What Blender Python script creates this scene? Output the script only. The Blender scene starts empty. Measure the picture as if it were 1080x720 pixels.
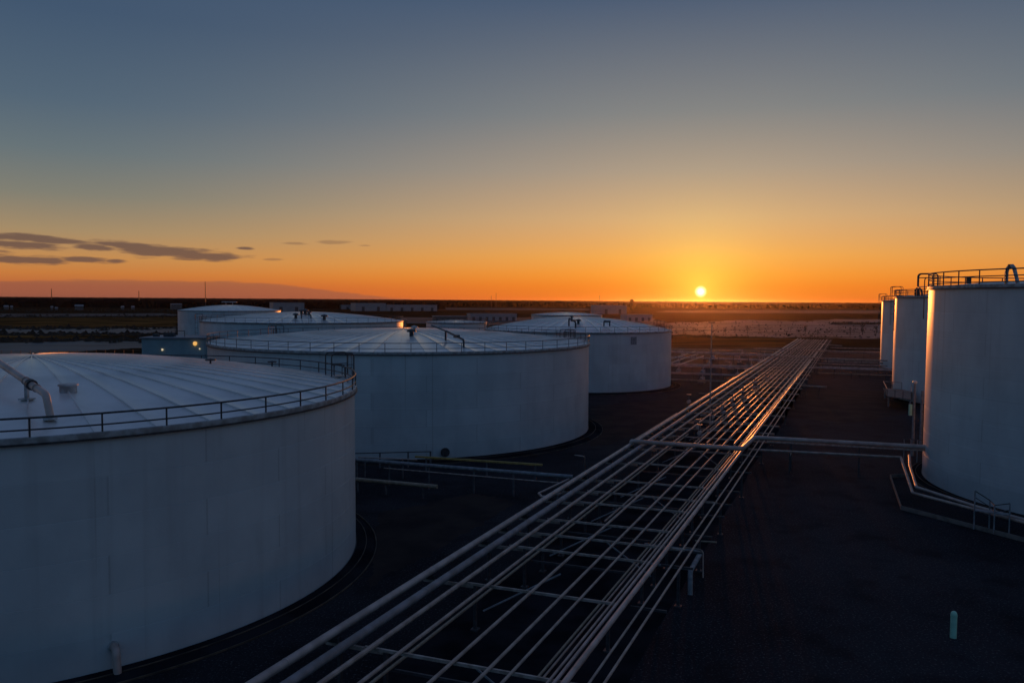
import bpy, math, random
import numpy as np
from mathutils import Vector, Matrix
random.seed(7)
rad = math.radians
sc = bpy.context.scene
COL = sc.collection

# ------------------------------------------------------------------ camera
F, CW, CH = 850.0, 1080.0, 720.0
HC = 17.4                                   # drone height in metres
SLOPE = 6.5 / 940; ROLL = math.atan(SLOPE)
HY = 312.5 + SLOPE * 540
PITCH = math.atan((360 - HY) / F)
cr, sr, cp, sp = math.cos(ROLL), math.sin(ROLL), math.cos(PITCH), math.sin(PITCH)
fwd = Vector((0, cp, -sp)); up0 = Vector((0, sp, cp))
right = Vector((cr, 0, 0)) + up0 * sr
up = Vector((-sr, 0, 0)) + up0 * cr
cam_d = bpy.data.cameras.new('camera'); cam = bpy.data.objects.new('camera', cam_d); COL.objects.link(cam)
M = Matrix((right, up, -fwd)).transposed().to_4x4(); M.translation = Vector((0, 0, HC))
cam.matrix_world = M
cam_d.sensor_width = 36; cam_d.lens = F / CW * 36; cam_d.clip_start = 0.1; cam_d.clip_end = 60000
sc.camera = cam

def ray(x, y):
    a, b = x - 540, y - 360
    px, py = a * cr + b * sr, -a * sr + b * cr
    return Vector((px, F * cp - py * sp, -F * sp - py * cp))
def G(x, y, z=0.0):                         # where the sight line of a photo pixel meets the level z
    d = ray(x, y); t = (z - HC) / d.z
    return Vector((d.x * t, d.y * t, z))

# ------------------------------------------------------------------ sun + sky
sd = ray(739, 307.5).normalized()
SUN_AZ = math.atan2(sd.x, sd.y); SUN_EL = math.asin(sd.z)
sun_d = bpy.data.lights.new('sun', 'SUN'); sun = bpy.data.objects.new('sun', sun_d); COL.objects.link(sun)
sun_d.energy = 1.25; sun_d.color = (1.0, 0.28, 0.055); sun_d.angle = rad(0.8)
sun.rotation_euler = Vector((-sd.x, -sd.y, -math.sin(rad(.8)))).to_track_quat('-Z', 'Y').to_euler()
sun.location = (0, 0, 60)

def lin(c):
    return tuple((v / 255 / 12.92) if v / 255 <= .04045 else ((v / 255 + .055) / 1.055) ** 2.4 for v in c) + (1,)

world = bpy.data.worlds.new('World'); sc.world = world; world.use_nodes = True
wt = world.node_tree; wt.nodes.clear()
def N(t, tree=None, **kw):
    n = (tree or wt).nodes.new(t)
    for k, v in kw.items(): setattr(n, k, v)
    return n
def math_(op, a, b=None, c=None, clamp=False, tree=None):
    tree = tree or wt
    n = tree.nodes.new('ShaderNodeMath'); n.operation = op; n.use_clamp = clamp
    for i, v in enumerate((a, b, c)):
        if v is None: continue
        if isinstance(v, (int, float)): n.inputs[i].default_value = v
        else: tree.links.new(v, n.inputs[i])
    return n.outputs[0]
def smooth(v, lo, hi, to0=0.0, to1=1.0, tree=None):
    tree = tree or wt
    n = tree.nodes.new('ShaderNodeMapRange'); n.interpolation_type = 'SMOOTHSTEP'
    tree.links.new(v, n.inputs[0]); n.inputs[1].default_value = lo; n.inputs[2].default_value = hi
    n.inputs[3].default_value = to0; n.inputs[4].default_value = to1
    return n.outputs[0]
def mix(f, a, b, tree=None, blend='MIX'):
    tree = tree or wt
    n = tree.nodes.new('ShaderNodeMix'); n.data_type = 'RGBA'; n.blend_type = blend
    for i, v in ((0, f), (6, a), (7, b)):
        if isinstance(v, (int, float)): n.inputs[i].default_value = v
        elif isinstance(v, tuple): n.inputs[i].default_value = v
        else: tree.links.new(v, n.inputs[i])
    return n.outputs[2]

tc = N('ShaderNodeTexCoord'); sep = N('ShaderNodeSeparateXYZ'); wt.links.new(tc.outputs['Generated'], sep.inputs[0])
X_, Y_, Z_ = sep.outputs
EL = math_('MULTIPLY', math_('ARCSINE', Z_), 180 / math.pi)           # elevation, degrees
AZ = math_('MULTIPLY', math_('ARCTAN2', X_, Y_), 180 / math.pi)       # azimuth from +Y, degrees
daz = math_('ABSOLUTE', math_('SUBTRACT', AZ, math.degrees(SUN_AZ)))
daz = math_('MINIMUM', daz, math_('SUBTRACT', 360, daz))
dot = math_('ADD', math_('ADD', math_('MULTIPLY', X_, sd.x), math_('MULTIPLY', Y_, sd.y)), math_('MULTIPLY', Z_, sd.z))
ANG = math_('MULTIPLY', math_('ARCCOSINE', math_('MINIMUM', dot, 1.0)), 180 / math.pi)
def ramp(stops):
    """colours against the elevation in degrees (square-root spaced so that the low sky keeps its detail)"""
    f = math_('POWER', math_('DIVIDE', math_('MAXIMUM', EL, 0.0), 90.0, clamp=True), 0.5)
    n = N('ShaderNodeValToRGB'); wt.links.new(f, n.inputs[0]); r = n.color_ramp
    while len(r.elements) > 1: r.elements.remove(r.elements[-1])
    for i, (e, c) in enumerate(stops):
        p = (e / 90) ** .5
        el = r.elements[0] if i == 0 else r.elements.new(p)
        el.position = p; el.color = lin(c)
    return n.outputs[0]
TOP = [(40, (66, 82, 112)), (90, (64, 80, 110))]
rA = ramp([(0, (232, 108, 34)), (1, (240, 128, 34)), (1.9, (240, 146, 50)), (3.1, (233, 160, 76)), (5.7, (204, 163, 116)), (9, (162, 147, 130)), (12.8, (122, 126, 127)), (20, (70, 88, 112))] + TOP)
rB = ramp([(0, (170, 88, 58)), (.7, (186, 100, 58)), (1.5, (200, 124, 62)), (2.4, (196, 139, 80)), (4.1, (165, 139, 103)), (6.4, (128, 126, 113)), (9, (102, 114, 118)), (12, (82, 100, 116)), (17.3, (64, 84, 108))] + TOP)
rC = ramp([(0, (36, 60, 80)), (5, (50, 80, 104)), (10, (52, 90, 118)), (20, (54, 88, 118))] + TOP)
sky = mix(smooth(daz, 2, 44), rA, rB)
sky = mix(smooth(daz, 75, 140), sky, rC)
# glow round the sun (in the sky only)
g1 = math_('EXPONENT', math_('MULTIPLY', ANG, -1 / 2.2)); g2 = math_('EXPONENT', math_('MULTIPLY', ANG, -1 / 7.0))
glow = mix(1.0, mix(g1, (0, 0, 0, 1), (.40, .44, .05, 1)), mix(g2, (0, 0, 0, 1), (.11, .065, .012, 1)), blend='ADD')
sky = mix(1.0, sky, glow, blend='ADD')
g0 = smooth(ANG, .47, .0)
sky = mix(1.0, sky, mix(g0, (0, 0, 0, 1), (2.2, 1.9, 1.3, 1)), blend='ADD')
# clouds: streaks placed by azimuth / elevation
cv = N('ShaderNodeCombineXYZ'); wt.links.new(math_('MULTIPLY', AZ, .42), cv.inputs[0]); wt.links.new(math_('MULTIPLY', EL, 2.6), cv.inputs[1])
nz = N('ShaderNodeTexNoise'); wt.links.new(cv.outputs[0], nz.inputs[0]); nz.inputs['Scale'].default_value = 1.5; nz.inputs['Detail'].default_value = 5
nf = math_('SUBTRACT', nz.outputs[0], .5)
def azel(x, y):
    d = ray(x, y).normalized(); return math.degrees(math.atan2(d.x, d.y)), math.degrees(math.asin(d.z))
cl = None
for (x, y, hw, hh, tilt) in [(38, 252, 62, 3.0, .06), (28, 259, 42, 3.0, 0), (102, 261, 26, 2.6, .06), (22, 273.5, 52, 3.6, 0), (88, 274, 26, 2.6, .02), (122, 275.5, 12, 1.6, 0),
                            (140, 260, 44, 3.4, .08), (178, 266, 66, 4.6, .05), (212, 270, 46, 3.4, 0), (-60, 262, 55, 5, 0), (-150, 250, 70, 5, 0),
                            (350, 255.5, 17, 1.7, 0), (312, 257, 14, 1.1, 0), (288, 273.5, 10, 1.0, 0), (258, 262, 9, 1.2, 0), (385, 259, 8, .8, 0)]:
    a0, e0 = azel(x, y); a1, _ = azel(x + hw, y); ra = (a1 - a0) * 1.05; re = hh / F * 57.3 * 1.25
    u = math_('SUBTRACT', AZ, a0)
    v = math_('ADD', math_('SUBTRACT', EL, e0), math_('MULTIPLY', u, tilt))
    d = math_('SQRT', math_('ADD', math_('POWER', math_('ABSOLUTE', math_('DIVIDE', u, ra)), 2.0), math_('POWER', math_('ABSOLUTE', math_('DIVIDE', v, re)), 2.0)))
    m = smooth(math_('ADD', d, math_('MULTIPLY', nf, 1.7)), 1.25, .55)
    if abs(x - 350) < 70: m = math_('MULTIPLY', m, .45)
    cl = m if cl is None else math_('MAXIMUM', cl, m)
bank_top = math_('ADD', math_('ADD', smooth(AZ, -19.5, -5.0, 1.08, -.1), smooth(AZ, -34.0, -26.0, -.2, 0)), math_('MULTIPLY', nf, .28))
bank = math_('MULTIPLY', smooth(math_('SUBTRACT', EL, bank_top), .09, -.09), smooth(AZ, -50, -60, .78, 0))
sky = mix(math_('MULTIPLY', bank, .58), sky, lin((116, 82, 76)))
sky = mix(math_('MULTIPLY', cl, .84), sky, lin((98, 75, 70)))
# below the horizon the land
sky = mix(smooth(EL, -.02, -.3), sky, lin((20, 18, 26)))
bg = N('ShaderNodeBackground'); wt.links.new(sky, bg.inputs[0]); bg.inputs[1].default_value = 1.0
nish = N('ShaderNodeTexSky', sky_type='NISHITA'); nish.sun_disc = False; nish.sun_elevation = SUN_EL; nish.sun_rotation = SUN_AZ
nish.dust_density = 3; nish.ozone_density = 3
bg2 = N('ShaderNodeBackground'); wt.links.new(nish.outputs[0], bg2.inputs[0]); bg2.inputs[1].default_value = 0.012
add = N('ShaderNodeAddShader'); wt.links.new(bg.outputs[0], add.inputs[0]); wt.links.new(bg2.outputs[0], add.inputs[1])
wo = N('ShaderNodeOutputWorld'); wt.links.new(add.outputs[0], wo.inputs[0])

sc.view_settings.view_transform = 'Standard'; sc.view_settings.look = 'None'
sc.view_settings.exposure = 0.0; sc.view_settings.gamma = 1.0
sc.render.engine = 'CYCLES'
cy = sc.cycles
cy.use_denoising = True; cy.max_bounces = 5; cy.diffuse_bounces = 3; cy.glossy_bounces = 3; cy.volume_bounces = 0
cy.use_adaptive_sampling = True; cy.adaptive_threshold = 0.01; cy.sample_clamp_indirect = 3

# ------------------------------------------------------------------ materials
def material(name, col, rough=.6, metal=0., col2=None, nscale=2., stretch=(1, 1, 1), bump=0., bscale=20., detail=6, lo=.35, hi=.65, spec=.5, extra=None):
    m = bpy.data.materials.new(name); m.use_nodes = True; t = m.node_tree
    b = t.nodes['Principled BSDF']; b.inputs['Roughness'].default_value = rough; b.inputs['Metallic'].default_value = metal
    b.inputs['Specular IOR Level'].default_value = spec
    co = t.nodes.new('ShaderNodeTexCoord'); mp = t.nodes.new('ShaderNodeMapping'); mp.inputs['Scale'].default_value = stretch
    t.links.new(co.outputs['Object'], mp.inputs[0])
    c = tuple(col) + (1,)
    if col2:
        nz = t.nodes.new('ShaderNodeTexNoise'); nz.inputs['Scale'].default_value = nscale; nz.inputs['Detail'].default_value = detail
        t.links.new(mp.outputs[0], nz.inputs[0])
        f = smooth(nz.outputs[0], lo, hi, tree=t)
        c = mix(f, c, tuple(col2) + (1,), tree=t)
        if extra: c = extra(t, mp, co, c)
        t.links.new(c, b.inputs['Base Color'])
    else: b.inputs['Base Color'].default_value = c
    if bump:
        n2 = t.nodes.new('ShaderNodeTexNoise'); n2.inputs['Scale'].default_value = bscale; n2.inputs['Detail'].default_value = 5
        t.links.new(co.outputs['Object'], n2.inputs[0])
        bp = t.nodes.new('ShaderNodeBump'); bp.inputs['Strength'].default_value = bump; bp.inputs['Distance'].default_value = .05
        t.links.new(n2.outputs[0], bp.inputs['Height']); t.links.new(bp.outputs[0], b.inputs['Normal'])
    return m
def streaks(t, mp, co, c):                  # plate seams, rain runs and weathering on tank shells
    m2 = t.nodes.new('ShaderNodeMapping'); m2.inputs['Scale'].default_value = (1.3, 1.3, .05); t.links.new(co.outputs['Object'], m2.inputs[0])
    n = t.nodes.new('ShaderNodeTexNoise'); n.inputs['Scale'].default_value = 1.0; n.inputs['Detail'].default_value = 4; t.links.new(m2.outputs[0], n.inputs[0])
    c = mix(smooth(n.outputs[0], .54, .78, 0, .22, tree=t), c, (.36, .36, .36, 1), tree=t)
    n = t.nodes.new('ShaderNodeTexNoise'); n.inputs['Scale'].default_value = .12; n.inputs['Detail'].default_value = 7; n.inputs['Roughness'].default_value = .65; t.links.new(co.outputs['Object'], n.inputs[0])
    c = mix(smooth(n.outputs[0], .45, .68, 0, .30, tree=t), c, (.40, .46, .50, 1), tree=t)
    m3 = t.nodes.new('ShaderNodeMapping'); m3.inputs['Scale'].default_value = (3.2, 3.2, .035); t.links.new(co.outputs['Object'], m3.inputs[0])
    n = t.nodes.new('ShaderNodeTexNoise'); n.inputs['Scale'].default_value = 1.0; n.inputs['Detail'].default_value = 2; t.links.new(m3.outputs[0], n.inputs[0])
    c = mix(smooth(n.outputs[0], .66, .76, 0, .35, tree=t), c, (.22, .20, .18, 1), tree=t)
    sx = t.nodes.new('ShaderNodeSeparateXYZ'); t.links.new(co.outputs['Object'], sx.inputs[0])
    u = math_('MULTIPLY', math_('ARCTAN2', sx.outputs[0], sx.outputs[1], tree=t), 2.9, tree=t)
    cb_ = t.nodes.new('ShaderNodeCombineXYZ'); t.links.new(u, cb_.inputs[0]); t.links.new(math_('DIVIDE', sx.outputs[2], 1.84, tree=t), cb_.inputs[1])
    br = t.nodes.new('ShaderNodeTexBrick'); br.inputs['Scale'].default_value = 1.0; br.inputs['Brick Width'].default_value = 1.3; br.inputs['Row Height'].default_value = 1.0
    br.inputs['Mortar Size'].default_value = .009; br.inputs['Mortar Smooth'].default_value = .6; br.inputs['Color1'].default_value = (1, 1, 1, 1); br.inputs['Color2'].default_value = (.90, .90, .90, 1); br.inputs['Mortar'].default_value = (.78, .78, .78, 1)
    t.links.new(cb_.outputs[0], br.inputs['Vector'])
    return mix(1.0, c, br.outputs[0], tree=t, blend='MULTIPLY')
MAT = {}
MAT['shell'] = material('white_tank_paint', (.68, .74, .76), .42, col2=(.60, .655, .68), nscale=.35, stretch=(1, 1, .6), bump=.05, bscale=.8, extra=streaks, spec=.5)
MAT['roof'] = material('white_roof_paint', (.86, .84, .82), .33, metal=.12, col2=(.62, .61, .60), nscale=.22, lo=.48, hi=.72, bump=.04, bscale=1.2, spec=.9)
MAT['roof'].node_tree.nodes['Principled BSDF'].inputs['Coat Weight'].default_value = .6; MAT['roof'].node_tree.nodes['Principled BSDF'].inputs['Coat Roughness'].default_value = .16
MAT['band'] = material('weathered_white_steel', (.5, .53, .55), .5, col2=(.3, .3, .3), nscale=2)
MAT['rail'] = material('galvanised_rail', (.085, .09, .10), .5, metal=.2, col2=(.05, .05, .055), nscale=6)
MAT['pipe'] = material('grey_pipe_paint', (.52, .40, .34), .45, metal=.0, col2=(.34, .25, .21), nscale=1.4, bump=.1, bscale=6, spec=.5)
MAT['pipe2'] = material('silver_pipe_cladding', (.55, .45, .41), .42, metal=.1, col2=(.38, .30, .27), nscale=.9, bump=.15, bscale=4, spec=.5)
MAT['pipedull'] = material('dull_blue_grey_pipe', (.30, .28, .30), .5, col2=(.20, .18, .18), nscale=1.2)
MAT['beam'] = material('painted_beam', (.52, .43, .38), .55, col2=(.32, .25, .21), nscale=3)
MAT['darksteel'] = material('dark_steel', (.06, .07, .08), .5, col2=(.03, .03, .035), nscale=4)
MAT['yellow'] = material('yellow_paint', (.50, .36, .10), .5, col2=(.35, .24, .08), nscale=3)
MAT['tan'] = material('tan_pipe_paint', (.40, .33, .24), .5, col2=(.28, .22, .16), nscale=3)
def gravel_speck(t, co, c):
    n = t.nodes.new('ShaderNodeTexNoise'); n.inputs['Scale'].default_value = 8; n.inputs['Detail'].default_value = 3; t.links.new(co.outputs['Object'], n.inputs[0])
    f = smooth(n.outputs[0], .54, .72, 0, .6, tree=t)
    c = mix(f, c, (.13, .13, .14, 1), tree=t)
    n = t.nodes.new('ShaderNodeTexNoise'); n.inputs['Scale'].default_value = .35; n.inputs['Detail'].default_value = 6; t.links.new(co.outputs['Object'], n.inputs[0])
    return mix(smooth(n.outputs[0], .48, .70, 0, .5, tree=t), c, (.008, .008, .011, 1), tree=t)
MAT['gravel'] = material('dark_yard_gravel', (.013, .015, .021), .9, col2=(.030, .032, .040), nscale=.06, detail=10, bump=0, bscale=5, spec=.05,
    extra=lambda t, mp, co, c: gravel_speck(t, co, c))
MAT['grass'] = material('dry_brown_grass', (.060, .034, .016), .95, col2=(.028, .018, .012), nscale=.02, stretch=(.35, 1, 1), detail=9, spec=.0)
MAT['orange_grass'] = material('rust_coloured_grass', (.24, .115, .035), .95, col2=(.05, .028, .014), nscale=.10, stretch=(.3, 1, 1), detail=9, spec=.0)
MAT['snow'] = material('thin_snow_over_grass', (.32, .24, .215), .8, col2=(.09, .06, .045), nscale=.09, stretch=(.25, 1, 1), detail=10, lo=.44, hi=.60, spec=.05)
MAT['snow'].name = 'thin_snow_over_grass'
MAT['ice'] = material('frozen_wet_ground', (.085, .095, .11), .5, col2=(.05, .045, .045), nscale=.09, stretch=(.25, 1, 1), detail=8, lo=.42, hi=.6, spec=.1)
MAT['forest'] = material('far_tree_canopy', (.010, .010, .012), .95, col2=(.006, .006, .007), nscale=.01, spec=.0)
MAT['bark'] = material('grey_bark', (.06, .045, .035), .9)
MAT['twig'] = material('dead_leaf_and_twig', (.060, .038, .022), .95, col2=(.03, .02, .014), nscale=3)
MAT['concrete'] = material('stained_concrete', (.22, .19, .17), .8, col2=(.12, .11, .10), nscale=1.5, bump=.2)
MAT['pad'] = material('gravel_pad_and_rack_shade', (.011, .012, .017), .95, col2=(.026, .027, .034), nscale=.3, bump=.2, bscale=6, spec=.0)  # dark gravel of the tank pads, also the painted shade under the rack
MAT['dimwall'] = material('dim_house_wall', (.16, .15, .15), .7, col2=(.10, .09, .09), nscale=.3)
MAT['padedge'] = material('dusty_edge_strip', (.13, .10, .07), .8, col2=(.04, .035, .03), nscale=.8)
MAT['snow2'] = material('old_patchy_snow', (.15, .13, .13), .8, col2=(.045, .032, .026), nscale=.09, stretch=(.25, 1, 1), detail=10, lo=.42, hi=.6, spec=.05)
MAT['wall'] = material('pale_metal_siding', (.38, .36, .37), .55, col2=(.32, .31, .33), nscale=.2)
MAT['teal'] = material('pale_teal_siding', (.30, .42, .46), .5, col2=(.24, .34, .38), nscale=.3)
MAT['roofing'] = material('grey_roofing', (.30, .30, .32), .6, col2=(.22, .22, .24), nscale=.3)
MAT['door'] = material('dark_door', (.07, .07, .08), .5)
MAT['marker'] = material('pale_green_plastic', (.42, .80, .62), .45, col2=(.34, .68, .52), nscale=3)
MAT['stripe'] = material('white_reflector_band', (.75, .75, .72), .3)
MAT['postdark'] = material('grimy_dark_post', (.07, .07, .08), .6, col2=(.04, .04, .045), nscale=3)
MAT['postmid'] = material('dusty_grey_post', (.14, .15, .17), .6, col2=(.09, .09, .10), nscale=3)
MAT['post'] = material('blue_grey_steel_post', (.28, .31, .34), .5, col2=(.18, .20, .22), nscale=3)
def lampmat(name, col, s):
    m = bpy.data.materials.new(name); m.use_nodes = True; b = m.node_tree.nodes['Principled BSDF']
    b.inputs['Emission Color'].default_value = col; b.inputs['Emission Strength'].default_value = s; b.inputs['Base Color'].default_value = (.8, .7, .5, 1)
    return m
MAT['lamp'] = lampmat('warm_lit_lamp', (1, .50, .10, 1), .85)
MAT['lampw'] = lampmat('white_lit_lamp', (1, .8, .5, 1), .6)

# ------------------------------------------------------------------ mesh helpers
class MB:
    def __init__(s): s.v = []; s.f = []
    def add(s, vs, fs):
        o = len(s.v); s.v += [tuple(p) for p in vs]; s.f += [tuple(i + o for i in f) for f in fs]; return s
    def box(s, c, d, rz=0., ax=None):
        cx, cy_, cz = c; hx, hy, hz = d[0] / 2, d[1] / 2, d[2] / 2; C_, S_ = math.cos(rz), math.sin(rz)
        vs = []
        for dz in (-hz, hz):
            for dx, dy in ((-hx, -hy), (hx, -hy), (hx, hy), (-hx, hy)):
                vs.append((cx + dx * C_ - dy * S_, cy_ + dx * S_ + dy * C_, cz + dz))
        return s.add(vs, [(3, 2, 1, 0), (4, 5, 6, 7), (0, 1, 5, 4), (1, 2, 6, 5), (2, 3, 7, 6), (3, 0, 4, 7)])
    def bar(s, a, b, w, h=None):            # rectangular bar from a to b
        h = h or w; a = Vector(a); b = Vector(b); d = (b - a).normalized()
        side = d.cross(Vector((0, 0, 1))); side = side.normalized() if side.length > 1e-3 else Vector((1, 0, 0)); u = side.cross(d)
        vs = [p + side * i * w / 2 + u * j * h / 2 for p in (a, b) for i, j in ((-1, -1), (1, -1), (1, 1), (-1, 1))]
        return s.add(vs, [(3, 2, 1, 0), (4, 5, 6, 7), (0, 1, 5, 4), (1, 2, 6, 5), (2, 3, 7, 6), (3, 0, 4, 7)])
    def tube(s, pts, r, n=10, radii=None, caps=True):
        P = [Vector(p) for p in pts]; m = len(P); ref = None; vs = []
        for i, p in enumerate(P):
            t = (P[min(i + 1, m - 1)] - P[max(i - 1, 0)]).normalized()
            if ref is None: ref = t.orthogonal().normalized() if abs(t.z) > .9 else Vector((0, 0, 1))
            a = (ref - t * ref.dot(t)); a = a.normalized() if a.length > 1e-4 else t.orthogonal().normalized(); b = t.cross(a); ref = a
            k = 1.0
            if 0 < i < m - 1:
                c = (P[i] - P[i - 1]).normalized().dot(t); k = 1 / max(c, .6)
            rr = radii[i] if radii else r
            for j in range(n):
                g = 2 * math.pi * j / n; vs.append(p + (a * math.cos(g) + b * math.sin(g)) * rr * (k if k < 1.06 else 1.03))
        fs = [(i * n + j, i * n + (j + 1) % n, (i + 1) * n + (j + 1) % n, (i + 1) * n + j) for i in range(m - 1) for j in range(n)]
        if caps: fs += [tuple(range(n))[::-1], tuple((m - 1) * n + j for j in range(n))]
        return s.add(vs, fs)
    def lathe(s, prof, n=32, c=(0, 0), close=False, a0=0., a1=2 * math.pi):
        full = abs(a1 - a0 - 2 * math.pi) < 1e-6; k = n if full else n + 1; m = len(prof)
        vs = [(c[0] + r * math.cos(a0 + (a1 - a0) * i / n), c[1] + r * math.sin(a0 + (a1 - a0) * i / n), z) for i in range(k) for r, z in prof]
        fs = []
        for i in range(n):
            i2 = (i + 1) % k
            for j in range(m if close else m - 1):
                j2 = (j + 1) % m; fs.append((i * m + j, i2 * m + j, i2 * m + j2, i * m + j2))
        return s.add(vs, fs)
    def ring(s, R, z, r, n=96, c=(0, 0), k=6, a0=0., a1=2 * math.pi):
        return s.lathe([(R + r * math.cos(2 * math.pi * j / k), z + r * math.sin(2 * math.pi * j / k)) for j in range(k)], n, c, True, a0, a1)
    def mesh(s, name, mat, smooth_=True, ang=35):
        me = bpy.data.meshes.new(name); me.from_pydata(s.v, [], s.f); me.materials.append(mat)
        if smooth_:
            me.polygons.foreach_set('use_smooth', [True] * len(me.polygons)); me.set_sharp_from_angle(angle=rad(ang))
        me.update(); return me
    def build(s, name, mat, parent=None, **kw):
        return link(name, s.mesh(name, MAT[mat] if isinstance(mat, str) else mat, **kw), parent)
def link(name, me, parent=None, loc=None, rz=None):
    o = bpy.data.objects.new(name, me); COL.objects.link(o)
    if parent: o.parent = parent
    if loc is not None: o.location = loc
    if rz is not None: o.rotation_euler = (0, 0, rz)
    return o
def tag(o, label=None, cat=None, group=None, kind=None):
    for k, v in (('label', label), ('category', cat), ('group', group), ('kind', kind)):
        if v: o[k] = v
    return o
def thing(name, label, cat, loc=(0, 0, 0), rz=0., group=None):
    o = bpy.data.objects.new(name, None); COL.objects.link(o); o.location = loc; o.rotation_euler = (0, 0, rz); o.empty_display_size = .5
    return tag(o, label, cat, group)
def copy_tree(o, parent=None):
    c = o.copy(); COL.objects.link(c); c.parent = parent
    for ch in list(o.children): copy_tree(ch, c)
    return c
def fillet(pts, r, k=5):
    P = [Vector(p) for p in pts]; out = [P[0]]
    for i in range(1, len(P) - 1):
        a = (P[i - 1] - P[i]); b = (P[i + 1] - P[i]); la, lb = a.length, b.length; a.normalize(); b.normalize()
        th = a.angle(b); d = min(r / math.tan(th / 2), la * .49, lb * .49)
        p0, p1 = P[i] + a * d, P[i] + b * d
        for j in range(k + 1):
            t = j / k; out.append(p0 * (1 - t) ** 2 + P[i] * 2 * t * (1 - t) + p1 * t * t)
    return out + [P[-1]]

# ------------------------------------------------------------------ setting: ground
g = MB(); S = 30000
g.add([(-S, -2000, 0), (S, -2000, 0), (S, S, 0), (-S, S, 0)], [(0, 1, 2, 3)])
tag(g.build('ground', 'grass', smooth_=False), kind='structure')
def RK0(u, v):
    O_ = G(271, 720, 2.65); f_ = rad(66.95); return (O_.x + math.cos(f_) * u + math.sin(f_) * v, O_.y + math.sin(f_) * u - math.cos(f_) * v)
def sheet(name, mat, outline, z, jag=.0, n=40):
    """flat patch with an uneven outline"""
    P = []
    for i in range(len(outline)):
        a = Vector(outline[i]); b = Vector(outline[(i + 1) % len(outline)]); d = (b - a); L = d.length; q = Vector((d.y, -d.x)) / L; w0 = w1 = 0.
        for j in range(n):
            w0 = w0 * .75 + random.uniform(-1, 1) * .6; env = min(1., 4 * j / n, 4 * (n - j) / n)
            p = a.lerp(b, j / n) + q * w0 * jag * env; P.append((p.x, p.y, z))
    return tag(MB().add(P, [tuple(range(len(P)))]).build(name, mat, smooth_=False), kind='structure')
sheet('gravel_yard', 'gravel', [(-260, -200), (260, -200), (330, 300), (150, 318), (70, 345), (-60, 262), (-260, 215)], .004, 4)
def pix(*pts): return [tuple(G(*p)[:2]) for p in pts]
sheet('snow_strip', 'snow2', pix((-300, 331), (170, 330.4), (200, 332.4), (60, 334), (-300, 335)), .004, 9)
sheet('rust_grass', 'orange_grass', pix((-300, 336.5), (190, 334.6), (187, 344), (60, 346), (-300, 347.5)), .004, 6)
sheet('snow_strip', 'ice', pix((-300, 347.8), (90, 346.6), (188, 345.0), (186, 351), (60, 352.5), (-300, 354)), .008, 4)
sheet('rust_grass', 'orange_grass', pix((-300, 355), (60, 353.5), (150, 352.0), (140, 355), (50, 358.5), (-300, 361)), .008, 3)
sheet('wet_ground', 'ice', pix((-300, 365), (30, 361), (150, 358), (165, 366), (40, 372), (-300, 378)), .008, 3)
sheet('snow_strip', 'snow2', pix((420, 334.5), (690, 335.5), (710, 345), (560, 344), (430, 341)), .004, 5)
sheet('snow_strip', 'snow2', pix((320, 323.5), (620, 325.5), (640, 327.5), (330, 326)), .004, 16)
sheet('snow_strip', 'snow2', pix((700, 327.5), (800, 327.0), (1150, 327.6), (1150, 330.2), (850, 330.5), (690, 329.5)), .004, 14)
sheet('snow_field', 'snow', pix((690, 341), (740, 339.6), (790, 337.2), (840, 338.8), (880, 336.4), (1150, 337.5), (1150, 357), (960, 355.6), (900, 357.2), (800, 354.9), (690, 352.5)), .004, 9)
sheet('rust_grass', 'orange_grass', pix((690, 355), (800, 357), (850, 357.5), (828, 366), (740, 367), (690, 366)), .008, 3)
sheet('dry_grass', 'grass', pix((878, 359), (1100, 359.5), (1100, 371), (872, 369.5)), .012, 2)
sheet('rack_shade_sheet', 'pad', [tuple(RK0(u, v)) for u, v in ((-70, 1.0), (150, 1.0), (150, 11.4), (-70, 11.4))], .008, .3)  # near-black ground sheet, paints in the shade below the pipe rack
# tracks on the yard, a little paler than the gravel
MAT['track'] = material('worn_track_gravel', (.045, .036, .034), .9, col2=(.024, .021, .023), nscale=.25, stretch=(1, 1, 1), detail=8, spec=.05)
sheet('access_track', 'track', pix((800, 409), (935, 412), (960, 434), (900, 446), (800, 438)), .008, .8)
sheet('access_track', 'track', pix((622, 428), (700, 421), (745, 400), (800, 392), (842, 396), (700, 448), (640, 470), (622, 470)), .008, .4)
sheet('access_track', 'track', pix((400, 540), (500, 520), (545, 530), (470, 575), (390, 620)), .008, .5)

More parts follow.
